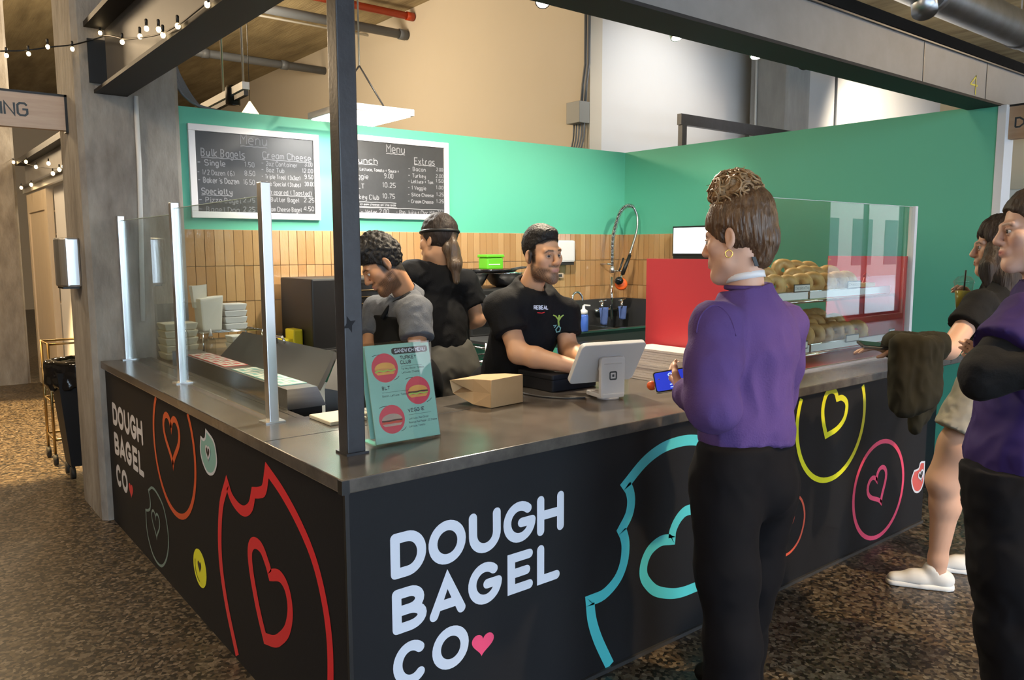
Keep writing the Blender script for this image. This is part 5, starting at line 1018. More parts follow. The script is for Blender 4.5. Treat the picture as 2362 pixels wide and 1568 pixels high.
# ---------------------------------------------------------------- people
from mathutils.bvhtree import BVHTree
mat('skin', (.5, .3, .2), .48, attr=True, spec=.35)
mat('eye_white', (.52, .48, .46), .2); mat('iris', (.02, .012, .008), .1)
mat('hair_black', (.006, .005, .0045), .6, spec=.3, var=(60, (.016, .013, .011), (1, 1, .2), .2), bump=(110, .6, (1, 1, .5)))
mat('hair_dark', (.012, .008, .0065), .58, spec=.3, var=(50, (.045, .03, .022), (1, 1, .12), .2), bump=(90, .7, (1, 1, .12)))
mat('hair_brown', (.045, .022, .011), .42, var=(45, (.17, .09, .042), (1, 1, .1), .2), bump=(90, .8, (1, 1, .1)))
mat('hair_curl', (.20, .11, .05), .42, var=(30, (.40, .25, .12), ONE, .25), bump=(90, .5, ONE))
mat('hair_tail', (.045, .028, .018), .42, var=(40, (.13, .085, .05), (1, 1, .15), .2), bump=(90, .7, (1, 1, .2)))
mat('tee_black', (.0055, .0055, .006), .85, spec=.2, bump=(120, .15, ONE)); mat('tee_black2', (.008, .008, .0085), .85, spec=.2, bump=(120, .15, ONE))
mat('polo_grey', (.075, .08, .09), .85, spec=.2, var=(9, (.14, .145, .16), ONE, .25), bump=(150, .2, ONE)); mat('apron_black', (.0045, .0045, .005), .8, spec=.2)
mat('sweat_purple', (.076, .041, .148), .88, spec=.2, var=(4, (.09, .05, .17), ONE, .25), bump=(160, .2, ONE)); mat('trouser_black', (.004, .0035, .0045), .85, spec=.15)
mat('trouser_grey', (.075, .07, .06), .85, spec=.2, var=(6, (.10, .094, .08), ONE, .25)); mat('short_cream', (.42, .385, .32), .8, var=(7, (.36, .32, .26), ONE, .25)); mat('scrub_purple', (.024, .012, .075), .8, spec=.2)
mat('shoe_white', (.66, .64, .62), .6); mat('sole_white', (.72, .71, .70), .6); mat('jacket_olive', (.014, .0125, .008), .9, spec=.2, var=(9, (.028, .025, .015), ONE, .25)); mat('lanyard_white', (.68, .67, .68), .6); mat('gold', (.8, .5, .12), .25, 1.)
def frame(c, fwd, up=(0, 0, 1)):
    y = Vector(fwd).normalized(); x = y.cross(Vector(up)).normalized(); z = x.cross(y)
    return Matrix(((x.x, y.x, z.x, c[0]), (x.y, y.y, z.y, c[1]), (x.z, y.z, z.z, c[2]), (0, 0, 0, 1)))
def mirror(pts): return [(-x, y, z) for x, y, z in pts]
def head_field(M, s, neck_to, h=.0042, nr=.054, jaw=1.0):
    c = M.translation; R = .21*s; nt = Vector(neck_to)
    lo = [min(c[i]-R, nt[i]-.09) for i in range(3)]; hi = [max(c[i]+R, nt[i]+.09) for i in range(3)]
    F = Field(lo, hi, h).frame(M, s)
    F.ell((0, -.016, .040), (.075, .096, .090), .02); F.ell((0, .028, -.040), (.060*jaw, .060, .078), .03)
    F.ell((0, .066, -.104), (.024*jaw, .022, .020), .03); F.cap((-.045*jaw, .02, -.075), (0, .068, -.108), .022, .018, .03); F.cap((.045*jaw, .02, -.075), (0, .068, -.108), .022, .018, .03)
    for sx in (-1, 1):
        F.ell((.045*sx, .056, -.018), (.022, .022, .022), .03)                       # cheekbone
        F.cap((.012*sx, .088, .024), (.044*sx, .074, .026), .010, .009, .02)         # brow ridge
        F.ell((.031*sx, .101, .003), (.017, .018, .012), .014, 's')                 # eye socket
    F.cap((0, .086, .020), (0, .108, -.024), .008, .0125, .014); F.ell((0, .108, -.030), (.0125, .012, .011), .008)
    for sx in (-1, 1):
        F.ell((.0125*sx, .098, -.034), (.008, .011, .008), .007)
        F.cap((.046*sx, .074, .006), (.031*sx, .0905, .0105), .0036, .004, .004); F.cap((.031*sx, .0905, .0105), (.0165*sx, .0845, .006), .004, .0036, .004)
        F.cap((.045*sx, .075, -.004), (.031*sx, .0885, -.0085), .003, .0034, .004); F.cap((.031*sx, .0885, -.0085), (.018*sx, .084, -.003), .0034, .003, .004)
    F.ell((0, .082, -.062), (.030, .018, .022), .012)
    for sx in (-1, 1):
        F.cap((0, .0995, -.0605), (.022*sx, .088, -.066), .0050, .0034, .005); F.cap((0, .0985, -.0725), (.019*sx, .089, -.068), .0062, .0036, .005)
    F.cap((-.022, .098, -.0664), (.022, .098, -.0664), .0018, .0018, .003, 's')
    for sx in (-1, 1):
        F.ell((.080*sx, -.010, -.004), (.009, .019, .033), .006, rot=Matrix.Rotation(.28*sx, 3, 'Z')); F.ell((.0885*sx, -.006, .002), (.006, .011, .018), .006, 's'); F.ell((.080*sx, -.004, -.030), (.007, .009, .010), .006)
    F.cap((0, -.025, -.055), tuple(M.inverted() @ nt/1.0/s), nr, nr*1.08, .035)
    return F
def face_color(M, s, skin, lip, dark, beard=0., brow=1., scalp=None):
    Mi = np.array(M.inverted())
    sk = np.array(skin); lp_ = np.array(lip); dk_ = np.array(dark)
    def fn(P):
        L = (P @ Mi[:3, :3].T+Mi[:3, 3])/s; x, y, z = np.abs(L[:, 0]), L[:, 1], L[:, 2]; near = (np.linalg.norm(L, axis=1) < .2)
        c = np.tile(sk, (len(P), 1)); red = np.exp(-((x-.04)/.025)**2-((z+.03)/.03)**2)*(y > .03)*.25+np.exp(-(x/.015)**2-((z+.03)/.018)**2)*(y > .08)*.3
        c = c*(1-.25*red[:, None]*np.array([0, 1, 1]))
        b = np.zeros(len(P))
        if beard:
            line = -.042-.22*np.clip(y, 0, .08)                                 # cheek line
            b = sstep(.010, -.010, z-line)*sstep(-.028, -.012, y)*sstep(-.150, -.125, z)*sstep(.07, .045, (-z-.11)*2-y)
            side = sstep(-.008, .004, y)*sstep(.034, .022, y)*(z < .03)*(x > .055); b = np.maximum(b, side*sstep(-.05, -.02, z))
            mus = np.exp(-((z+.049-.12*x)/.0075)**2)*sstep(.036, .028, x)*(y > .06); b = np.maximum(b, mus)
            b *= 1-np.exp(-((x/.026)**4+((z+.0665)/.0105)**4))*(y > .07); b *= 1-.8*np.exp(-((x-.030)/.010)**2-((z+.085)/.012)**2)*(y > .05)
            b *= beard*(.8+.2*np.sin(P[:, 0]*900)*np.sin(P[:, 2]*1100))
        c = c*(1-b[:, None])+dk_*b[:, None]
        br = np.exp(-((z-(.0255+.10*(x-.018)-1.9*np.maximum(x-.036, 0)**1.2))/.0042)**2)*sstep(.010, .015, x)*sstep(.053, .046, x)*(y > .05)*brow; c = c*(1-br[:, None])+dk_*br[:, None]
        if scalp:
            q = z-(scalp[0]*y+scalp[1])-.9*np.maximum(x-.045, 0)*(y > .03)+.003*np.sin(x*700+y*500)*np.sin(z*900)
            hm = sstep(-.007, .006, q)*(x < .0795)*(z > -.09); sb = sstep(-.012, -.002, y)*sstep(.030, .016, y)*sstep(-.055, -.02, z)*(z < .06)*(x > .05)*.85; hm = np.maximum(hm, sb)
            c = c*(1-hm[:, None])+dk_*1.1*hm[:, None]
        lm = np.exp(-((x/.0225)**4+((z+.0665)/.0088)**4))*(y > .075); c = c*(1-lm[:, None])+lp_*lm[:, None]
        eye = np.exp(-((x-.031)/.019)**4-((z-.001)/.0125)**4)*(y > .06)*.45; c = c*(1-eye[:, None]*.75)
        return np.where(near[:, None], c, sk)
    return fn
def eyes(M, s, parent, look=(0, 1, 0)):
    lk = Vector(look).normalized()
    for sx in (-1, 1):
        c = M @ (Vector((.031*sx, .0775, .0015))*s); e = MB().sph(c, .0118*s, 14, 10).build('eye', 'eye_white', parent)
        d = (M.to_3x3() @ lk).normalized(); MB().lathe(c+d*.0108*s, [(.0062*s, -.0015), (.0060*s, .0005), (.003*s, .0013), (0, .0015)], 14, axis=d).build('iris', 'iris', e)
def hair_cap(M, s, v=.010, top=.012, cutn=(0, .97, -1.), cutc=(0, 0, -.012), h=.0055, extra=None, front=0.):
    c = M.translation; R = .24*s; F = Field([c[i]-R for i in range(3)], [c[i]+R for i in range(3)], h).frame(M, s)
    F.ell((0, -.018, .042), (.075+v, .096+v, .090+v), .01); F.ell((0, -.02, .06), (.066+v, .086+v, .085+top), .03)
    F.plane(cutc, cutn)
    if extra: extra(F)
    return F
def hand(F, wr, d, n, side, curl=.5, s=1.0, spread=.0):
    """palm with four fingers and a thumb; d to the fingers, n out of the palm, side +1/-1 picks the thumb side"""
    d = Vector(d).normalized(); n = Vector(n); n = (n-d*n.dot(d)).normalized(); t = d.cross(n)*side; W_ = Vector(wr)
    F.cap(W_, W_+d*.02*s, .026*s, .028*s, .02, flat=(n, .7)) if False else F.cap(W_, W_+d*.03*s, .024*s, .026*s, .015)
    for i in range(4):
        k = W_+d*(.082-.004*abs(i-1))*s+t*(.030-.0195*i)*s; F.cap(W_+d*.02*s+t*(.016-.010*i)*s, k, .0150*s, .0115*s, .012)
        ln = (.043, .047, .044, .034)[i]*s; a = curl; p = k; dd = d+t*(spread*(1.5-i))
        for j, f in enumerate((1, .66, .52)):
            a2 = a*(j+1)*.75; q = p+(dd.normalized()*math.cos(a2)+n*math.sin(a2))*ln*f; F.cap(p, q, (.0098-.0008*j)*s, (.0090-.0008*j)*s, .004); p = q
    b = W_+d*.025*s+t*.022*s; m1 = b+(d*.45+t*.65+n*.35).normalized()*.040*s; m2 = m1+(d*.75+t*.15+n*.45).normalized()*.032*s; m3 = m2+(d*.85-t*.1+n*.4).normalized()*.024*s
    F.cap(b, m1, .0155*s, .012*s, .012); F.cap(m1, m2, .0115*s, .0105*s, .006); F.cap(m2, m3, .0102*s, .0085*s, .006)
def bounds(pts, m): P = [Vector(p) for p in pts]; return [min(p[i] for p in P)-m for i in range(3)], [max(p[i] for p in P)+m for i in range(3)]
def arm_field(sh, el, wr, hd=None, h=.0058, s=1.0, r=(.050, .043, .046, .029), hand_args=None):
    lo, hi = bounds([sh, el, wr]+([hd] if hd else []), .13); F = Field(lo, hi, h); sh, el, wr = Vector(sh), Vector(el), Vector(wr)
    F.cap(sh, el, r[0]*s, r[1]*s, .02); m = el.lerp(wr, .28); F.cap(el, m, r[1]*s, r[2]*s, .03); F.cap(m, wr, r[2]*s, r[3]*s, .02)
    if hand_args: hand(F, wr, *hand_args)
    return F
def on_surface(obs):
    """point on the nearest of these meshes along the line of sight through a photo pixel"""
    tr = []
    for o in obs: tr.append(BVHTree.FromPolygons([v.co[:] for v in o.data.vertices], [p.vertices[:] for p in o.data.polygons]))
    def fn(px, py, off=.003):
        d = ray(px, py).normalized(); best = None
        for b in tr:
            h = b.ray_cast(CO, d)
            if h[0] is not None and (best is None or h[3] < best[1]): best = (h[0], h[3], h[1])
        return CO+d*((best[1] if best else 3)-off)
    return fn
SK1 = (.56, .30, .165); SK2 = (.46, .225, .115); SK3 = (.60, .35, .245); LIP = (.40, .17, .13); DK = (.012, .008, .006)
S = 1.07
# ---- cashier ---------------------------------------------------------------
p = thing('person', 'man in a black t-shirt behind the register, looking to the right', 'person', (2.6, 3.25, 0))
hc = J(1252, 588, 3.88); M = frame(hc, -CF*.80+CR*.60-V(0, 0, .14), CU-CR*.16); nb0 = J(1227, 655, 3.97)
S = 1.03; HF = head_field(M, S, nb0)
shR, elR, wrR = J(1160, 712, 3.92), J(1196, 815, 3.84), J(1335, 848, 3.70); shL, elL, wrL = J(1297, 722, 4.08), J(1311, 806, 4.04), J(1362, 842, 3.82)
aR = arm_field(shR, elR, wrR, J(1385, 850, 3.68), s=1.12, hand_args=(J(1400, 852, 3.68)-wrR, -CU, -1, .4, S)); aL = arm_field(shL, elL, wrL, J(1390, 850, 3.75), s=1.1, hand_args=(J(1410, 850, 3.76)-wrL, -CU, 1, .4, S))
fwdb = (-CF*.85+CR*.5); fwdb.z = 0; fwdb.normalize()
ch, pe = J(1216, 752, 4.05), J(1172, 905, 4.16)
def torso(F, pts, rs, fw, fl=.68, k=.04):
    for i in range(len(pts)-1): F.cap(pts[i], pts[i+1], rs[i], rs[i+1], k, flat=(fw, fl))
lo, hi = bounds([ch, pe, nb0, shR, shL, (pe.x, pe.y, .75)], .24); TB = Field(lo, hi, .012); torso(TB, [nb0, ch, pe], [.06, .15, .15], fwdb)
org('body', [HF, aR, aL, TB], 'skin', p, face_color(M, S, SK1, LIP, DK, .93, 1., (.80, .010)))
eyes(M, S, p, (.35, .9, .0))
def fz(F):  # short textured top
    F.ell((0, .012, .106), (.064, .066, .030), .02)
HH = hair_cap(M, S, .0025, .004, cutn=(0, .74, -1), cutc=(0, 0, .030), extra=fz); HH.frame(M, S)
org('hair', [HH], 'hair_black', p, disp=hairn(150, .0035), sm=1)
lo, hi = bounds([ch, pe, nb0, shR, shL], .24); T = Field(lo, hi, .0085)
torso(T, [J(1228, 690, 4.0), ch, pe], [.105, .178, .185], fwdb, .66, .06); T.cap(shR, shL, .078, .075, .05); T.cap(nb0-V(0, 0, .012), J(1224, 690, 3.99), .088, .12, .05); T.cap(nb0-V(0, 0, .05), shR, .075, .075, .06); T.cap(nb0-V(0, 0, .05), shL, .07, .07, .06)
T.cap(shR, shR.lerp(elR, .56), .085, .088, .03, ends='b'); T.cap(shL, shL.lerp(elL, .60), .080, .078, .03, ends='b')
T.frame(Matrix.Identity(4)); ng = (nb0-hc).normalized(); T.plane(nb0-ng*.010, -ng, rad=.14); T.cap(hc, nb0-ng*.0, .060*S, .066*S, .008, 's')
tee = org('t_shirt', [T], 'tee_black', p, disp=folds(9, .011, 3, (1, 1, .6)))
lo, hi = bounds([J(1172, 905, 4.16), (pe.x, pe.y, 0)], .3); G = Field(lo, hi, .015); 
pel = V(pe.x, pe.y+.03, .93); lx = V(fwdb.y, -fwdb.x, 0)
for sx in (-1, 1): G.chain([pel+lx*.09*sx, pel+lx*.10*sx-V(0, 0, .45), V(pel.x+lx.x*.11*sx, pel.y+lx.y*.11*sx, .09)], [.115, .085, .07], .05)
G.cap(pel+lx*.06, pel-lx*.06, .15, .15, .05, flat=(fwdb, .75)); org('trousers', [G], 'trouser_black', p)
for sx in (-1, 1):
    q = V(pel.x+lx.x*.11*sx, pel.y+lx.y*.11*sx, .05); sf = Field(*bounds([q-fwdb*.08, q+fwdb*.22], .1), .012); sf.cap(q-fwdb*.03, q+fwdb*.17, .055, .045, .02); sf.plane((q.x, q.y, 0.002), (0, 0, -1)); org('shoe', [sf], 'rubber', p)
SF = on_surface([tee])
fl = Flat(lambda u, v, l: SF(u, v)); 
def wpx(fl, txt, x0, y0, x1, h, wd):
    tot = sum(advance(c) for c in txt)-.8; sx = (x1-x0)/tot; x = 0
    for c in txt:
        for st in glyph(c): fl.stroke([(x0+sx*(x+a), y0-h/6*b) for a, b in st], wd, cap=False)
        x += advance(c)
wpx(fl, 'REBEAL', 1232, 713, 1265, 8, 2.0); fl.build('shirt_print', 'vinyl_white', p)
fl = Flat(lambda u, v, l: SF(u, v, .003+.0008*l)); fl.stroke([(1240, 721), (1250, 722), (1256, 720)], 1.6); fl.build('shirt_print', 'vinyl_red', p)
fl = Flat(lambda u, v, l: SF(u, v, .003+.0008*l))
fl.stroke([(1289, 752), (1288, 740), (1290, 728)], 4); fl.stroke([(1277, 727), (1282, 729), (1288, 737)], 3); fl.stroke([(1299, 727), (1294, 731), (1290, 738)], 3); fl.build('floral_print', 'lettuce', p)
fl = Flat(lambda u, v, l: SF(u, v, .003+.0008*l)); fl.stroke([(1288, 752), (1282, 760), (1284, 766), (1291, 764), (1293, 756), (1289, 752)], 2.4); fl.stroke([(1277, 751), (1283, 750), (1279, 755)], 2); fl.build('floral_print', 'vinyl_mint', p)
S = 1.07
# ---- sandwich maker ---------------------------------------------------------
p = thing('person', 'man in a washed grey polo and black apron looking down at the prep table', 'person', (2.15, 3.75, 0))
hc = J(882, 612, 4.08); M = frame(hc, -CR*.80-CF*.30-V(0, 0, .62), CU); nb0 = J(938, 682, 4.2)
HF = head_field(M, S, nb0)
shL, elL, wrL = J(958, 722, 4.06), J(965, 822, 3.98), J(905, 885, 3.80); shR, elR, wrR = J(872, 715, 4.36), J(848, 815, 4.25), J(840, 885, 3.98)
aL = arm_field(shL, elL, wrL, J(870, 895, 3.75), s=1.08, hand_args=(-CR-CU*.3, -CU, 1, .5, S)); aR = arm_field(shR, elR, wrR, J(815, 900, 3.9), s=1.05, hand_args=(-CR-CU*.3, -CU, -1, .5, S))
ch, pe = J(928, 782, 4.24), J(948, 925, 4.28); fwdb = -CR*.75-CF*.65; fwdb.z = 0; fwdb.normalize()
lo, hi = bounds([ch, pe, nb0, shR, shL], .22); TB = Field(lo, hi, .013); torso(TB, [nb0, ch, pe], [.06, .14, .14], fwdb)
org('body', [HF, aL, aR, TB], 'skin', p, face_color(M, S, SK2, LIP, DK, .93, 1., (.92, -.022))); eyes(M, S, p, (0, .8, -.6))
HH = hair_cap(M, S, .008, .030, cutn=(0, .86, -1), cutc=(0, 0, -.006)); HH.frame(M, S).ell((0, .05, .11), (.07, .06, .045), .03)
org('hair', [HH], 'hair_black', p, disp=hairn(60, .010), sm=1)
def polo(F, inf=0, sl=True):
    torso(F, [J(940, 708, 4.2), ch, pe], [.10+inf, .170+inf, .172+inf], fwdb, .70, .06); F.cap(shR, shL, .075+inf, .078+inf, .05)
    if sl: F.cap(shL, shL.lerp(elL, .60), .085, .088, .03, ends='b'); F.cap(shR, shR.lerp(elR, .6), .082, .08, .03, ends='b')
lo, hi = bounds([ch, pe, nb0, shR, shL], .24); T = Field(lo, hi, .0085); polo(T); T.cap(nb0-V(0, 0, .02), J(940, 700, 4.2), .085, .11, .04); T.cap(hc, nb0, .058*S, .064*S, .008, 's')
org('polo_shirt', [T], 'polo_grey', p, disp=folds(9, .010, 7))
ng = (hc-nb0).normalized(); C_ = Field(*bounds([nb0-ng*.05, nb0+ng*.08], .13), .006); C_.cap(nb0-ng*.04, nb0+ng*.035, .092, .074, .01, ends='ab'); C_.cap(nb0-ng*.12, nb0+ng*.12, .080, .064, .004, 's'); org('collar', [C_], 'polo_grey', p)
A_ = Field(lo, hi, .0085); polo(A_, .010, False); A_.plane(ch-fwdb*.055, -fwdb); A_.plane(J(900, 730, 4.1), (0, 0, 1)); org('apron', [A_], 'apron_black', p)
MB().tube(smooth([J(880, 735, 4.12), J(900, 706, 4.12), J(925, 690, 4.1), J(946, 676, 4.13)], 5), .012, 8).build('apron_strap', 'apron_black', p)
G = Field(*bounds([(pe.x-.1, pe.y-.1, 0), (pe.x+.1, pe.y+.1, 1.0)], .22), .015); pel = V(pe.x, pe.y, .92); lx = V(fwdb.y, -fwdb.x, 0)
for sx in (-1, 1): G.chain([pel+lx*.09*sx, pel+lx*.10*sx-V(0, 0, .45), V(pel.x+lx.x*.11*sx, pel.y+lx.y*.11*sx, .01)], [.12, .09, .07], .05)
G.cap(pel+lx*.06+V(0, 0, .05), pel-lx*.06+V(0, 0, .05), .155, .155, .05, flat=(fwdb, .75)); G.plane((pel.x, pel.y, .002), (0, 0, -1)); org('trousers', [G], 'trouser_black', p)
# ---- worker at the back -----------------------------------------------------
p = thing('person', 'worker with a ponytail and black t-shirt seen from behind at the back table', 'person', (2.75, 4.15, 0))
hc = J(1008, 556, 4.72); M = frame(hc, CF*.55-CR*.85, CU); nb0 = J(1018, 622, 4.78); HF = head_field(M, S, nb0, .0055)
shL, elL, wrL = J(952, 632, 4.66), J(925, 720, 4.9), J(950, 760, 5.05); shR, elR, wrR = J(1072, 655, 4.86), J(1103, 735, 4.90), J(1052, 752, 5.02)
aL = arm_field(shL, elL, wrL, J(960, 770, 5.1), s=1.08, hand_args=(CF-CU*.2, -CU, 1, .4, S)); aR = arm_field(shR, elR, wrR, J(1020, 755, 5.1), s=1.08, hand_args=(CF-CR-CU*.1, -CU, -1, .4, S))
ch, pe = J(1012, 735, 4.80), J(1035, 880, 4.80); fwdb = CF*.8-CR*.6; fwdb.z = 0; fwdb.normalize()
TB = Field(*bounds([ch, pe, nb0, shR, shL], .22), .013); torso(TB, [nb0, ch, pe], [.06, .15, .14], fwdb)
org('body', [HF, aL, aR, TB], 'skin', p, face_color(M, S, SK1, LIP, DK)); eyes(M, S, p)
HH = hair_cap(M, S, .014, .014, cutn=(0, 1, -.75), cutc=(0, .02, -.0)); org('hair', [HH], 'hair_dark', p, disp=hairn(40, .004), sm=1)
b0 = M @ (Vector((0, -.10, .03))*S); PT = Field(*bounds([b0, J(1050, 655, 4.7)], .12), .008); PT.chain([b0, J(1040, 570, 4.66), J(1050, 610, 4.64), J(1052, 650, 4.64)], [.035, .05, .042, .018], .02); org('ponytail', [PT], 'hair_tail', p, disp=hairn(30, .012, (1, 1, .4)))
MB().tube([M @ (Vector((.092*math.cos(a), -.018+.113*math.sin(a), .048))*S) for a in [2*math.pi*i/26 for i in range(26)]], .010, 8, closed=True).build('headband', 'black', p)
T = Field(*bounds([ch, pe, nb0, shR, shL], .25), .009); torso(T, [J(1016, 655, 4.78), ch, pe], [.12, .185, .175], fwdb, .68, .06); T.cap(shR, shL, .082, .082, .05); T.cap(nb0, J(1016, 660, 4.78), .085, .11, .04)
T.cap(shR, shR.lerp(elR, .60), .088, .092, .03, ends='b'); T.cap(shL, shL.lerp(elL, .60), .085, .088, .03, ends='b'); T.cap(hc, nb0, .058*S, .064*S, .008, 's')
T.plane(J(1030, 800, 4.8), (0, 0, -1)); org('t_shirt', [T], 'tee_black2', p, disp=folds(8, .014, 11))
G = Field(*bounds([(pe.x-.1, pe.y-.1, 0), (pe.x+.1, pe.y+.1, 1.05)], .24), .014); pel = V(pe.x, pe.y, .92); lx = V(fwdb.y, -fwdb.x, 0)
for sx in (-1, 1): G.chain([pel+lx*.085*sx, pel+lx*.10*sx-V(0, 0, .45), V(pel.x+lx.x*.12*sx, pel.y+lx.y*.12*sx, .01)], [.125, .095, .085], .05)
G.cap(pel+lx*.05+V(0, 0, .08), pel-lx*.05+V(0, 0, .08), .145, .145, .05, flat=(fwdb, .72)); G.plane((pel.x, pel.y, .002), (0, 0, -1)); org('trousers', [G], 'trouser_grey', p, disp=folds(7, .014, 2))
# ---- customer in the purple sweatshirt --------------------------------------
p = thing('person', 'woman in a purple sweatshirt and black trousers with a curly bun, paying at the counter', 'person', (2.05, 1.5, 0)); s1 = 1.05
hc = J(1700, 552, 2.62); M = frame(hc, CF*.62-CR*.80-V(0, 0, .10), CU); nb0 = J(1722, 660, 2.62)
HF = head_field(M, s1, nb0, .0042, .050)
shL, elL, wrL = J(1650, 752, 2.50), J(1648, 935, 2.44), J(1582, 902, 2.70); shR, elR, wrR = J(1806, 748, 2.78), J(1782, 920, 2.96), J(1680, 900, 3.02)
hL = J(1552, 885, 2.80); aL = arm_field(shL, elL, wrL, hL, h=.0048, hand_args=((hL-wrL)+V(0, 0, .01), CF*.6+CU*.5+CR*.2, -1, .55, 1.0)); aR = arm_field(shR, elR, wrR, J(1640, 880, 3.1), hand_args=(CF-CR-CU*.1, CU, 1, .5, 1.0))
ch, pe = J(1738, 820, 2.64), J(1716, 1035, 2.66); fwdb = CF*.72-CR*.70; fwdb.z = 0; fwdb.normalize(); lx = V(fwdb.y, -fwdb.x, 0)
TB = Field(*bounds([ch, pe, nb0, shR, shL], .22), .013); torso(TB, [nb0, ch, pe], [.05, .12, .12], fwdb)
org('body', [HF, aL, aR, TB], 'skin', p, face_color(M, s1, SK3, LIP, (.05, .03, .015))); eyes(M, s1, p)
def upd(F): F.ell((0, -.035, .085), (.07, .085, .085), .03)
HH = hair_cap(M, s1, .013, .020, cutn=(0, .86, -1), cutc=(0, 0, -.030), extra=None); HH.frame(M, s1); upd(HH); HH.cap((0, -.09, -.02), (0, -.075, -.075), .045, .03, .03)
HH.plane((0, 0, -.030), (0, .86, -1)) if False else None
HH.ell((.083, -.006, -.004), (.02, .022, .03), .008, 's'); HH.ell((-.083, -.006, -.004), (.02, .022, .03), .008, 's')
Mi_h = np.array(M.inverted())
def strands(P):
    L = P @ Mi_h[:3, :3].T+Mi_h[:3, 3]; a = np.arctan2(L[:, 0], -L[:, 1]-.02); return .0022*np.sin(a*46+3*np.sin(L[:, 2]*30))+np.array([mnoise.noise(Vector(q)) for q in P*28])*.004
org('hair', [HH], 'hair_brown', p, disp=strands, sm=1)
bc = J(1697, 446, 2.62); BF = Field(*bounds([bc], .16), .0075); BF.ell(tuple(bc), (.078, .078, .066), .01); org('hair_bun', [BF], 'hair_curl', p, disp=folds(34, .016), sm=1)
mb = MB()
for i in range(95):
    a = random.uniform(0, 6.28); e = random.uniform(-.75, 1.35); n_ = V(math.cos(a)*math.cos(e), math.sin(a)*math.cos(e), math.sin(e)); c = bc+V(n_.x*.078, n_.y*.078, n_.z*.068); u = n_.orthogonal().normalized(); v = n_.cross(u); rr = random.uniform(.012, .026); ph = random.uniform(0, 6.28); turns = random.uniform(.7, 1.3)
    mb.tube([c+u*rr*math.cos(ph+t*6.28*turns)+v*rr*math.sin(ph+t*6.28*turns)+n_*(.010*math.sin(t*3.14)+random.uniform(-.002, .004)) for t in [k/9 for k in range(10)]], .0042, 5, .002)
for i in range(14):
    a = random.uniform(0, 6.28); e = random.uniform(.0, 1.5); n_ = V(math.cos(a)*math.cos(e), math.sin(a)*math.cos(e), math.sin(e)); c = bc+n_*.075; q = c+n_*random.uniform(.008, .018)+V(random.uniform(-.02, .02), random.uniform(-.02, .02), 0); mb.tube([c, c.lerp(q, .6)+V(0, 0, .004), q], .0012, 4)
cu_ = mb.build('hair_curls', 'hair_curl', p); cu_['kind'] = 'stuff'
er = M @ (Vector((-.082, -.004, -.042))*s1); MB().tube([er+V(0, 0, -.012)+(CR*math.cos(a)+V(0, 0, 1)*math.sin(a))*.012 for a in [2*math.pi*i/16 for i in range(16)]], .002, 6, closed=True).build('earring', 'gold', p)
T = Field(*bounds([ch, pe, nb0, shR, shL, elL, elR, wrL], .20), .0085); T.frame(Matrix.Identity(4))
torso(T, [J(1724, 712, 2.63), J(1735, 800, 2.64), J(1722, 930, 2.66), J(1716, 1000, 2.67)], [.115, .168, .178, .172], fwdb, .74, .06); T.cap(shL, shR, .072, .072, .05); T.cap(nb0+V(0, 0, -.005), J(1724, 715, 2.63), .075, .10, .04)
T.cap(J(1724, 985, 2.67), J(1722, 1020, 2.67), .186, .178, .02, flat=(fwdb, .80), ends='b')
T.chain([shL, shL.lerp(elL, .5), elL], [.080, .082, .078], .035); T.cap(elL, wrL, .076, .052, .035, ends='b'); T.chain([shR, shR.lerp(elR, .5), elR], [.080, .080, .074], .035); T.cap(elR, wrR, .072, .05, .03, ends='b')
ng = (nb0-hc).normalized(); T.plane(nb0+ng*.004, -ng, rad=.13); T.cap(hc, nb0+ng*.02, .054*s1, .058*s1, .006, 's')
sweat = org('sweatshirt', [T], 'sweat_purple', p, disp=folds(7.5, .016, 5, (1, 1, .55)))
MB().tube([nb0+ng*.004+(lx*math.cos(a)+fwdb*math.sin(a)*1.0)*.066 for a in [2*math.pi*i/24 for i in range(24)]], .009, 7, closed=True).build('neck_rib', 'sweat_purple', p)
kn = [J(1688, 1330, 2.60), J(1700, 1330, 2.86)]; G = Field(*bounds([(pe.x-.1, pe.y-.1, 0), (pe.x+.1, pe.y+.1, 1.1)], .28), .012)
hipL, hipR = J(1672, 1110, 2.60), J(1762, 1110, 2.76)
ftL = J(1685, 1640, 2.62); ftL = V(ftL.x, ftL.y, .02); ftR = J(1705, 1600, 2.95); ftR = V(ftR.x, ftR.y, .02)
G.chain([hipL, J(1676, 1320, 2.60), J(1690, 1480, 2.60), ftL], [.118, .100, .088, .085], .05); G.chain([hipR, J(1735, 1310, 2.82), J(1706, 1480, 2.92), ftR], [.120, .098, .085, .085], .05)
G.cap(J(1700, 1040, 2.62), J(1738, 1040, 2.70), .150, .150, .05, flat=(fwdb, .82)); G.ell(tuple(J(1760, 1115, 2.66)), (.11, .11, .12), .05); G.plane((pe.x, pe.y, .012), (0, 0, -1)); G.plane((pe.x, pe.y, J(1716, 1006, 2.67).z), (0, 0, 1)); org('trousers', [G], 'trouser_black', p, disp=folds(6, .008, 9))
for q in (ftL, ftR):
    sf = Field(*bounds([q-fwdb*.08, q+fwdb*.22], .1), .012); sf.cap(q-fwdb*.03+V(0, 0, .03), q+fwdb*.15+V(0, 0, .02), .05, .04, .02); sf.plane((q.x, q.y, .002), (0, 0, -1)); org('shoe', [sf], 'rubber', p)
SF = on_surface([bpy.data.objects[o.name] for o in p.children if o.name.split('.')[0] in ('body', 'sweatshirt', 'neck_rib')])
lan = []
for k in range(2):
    lan += [nb0-ng*(.020+.022*k)+(lx*math.cos(a)*.0605+fwdb*math.sin(a)*.066-V(0, 0, 1)*.014*math.sin(a)) for a in [2*math.pi*i/28 for i in range(28)]]
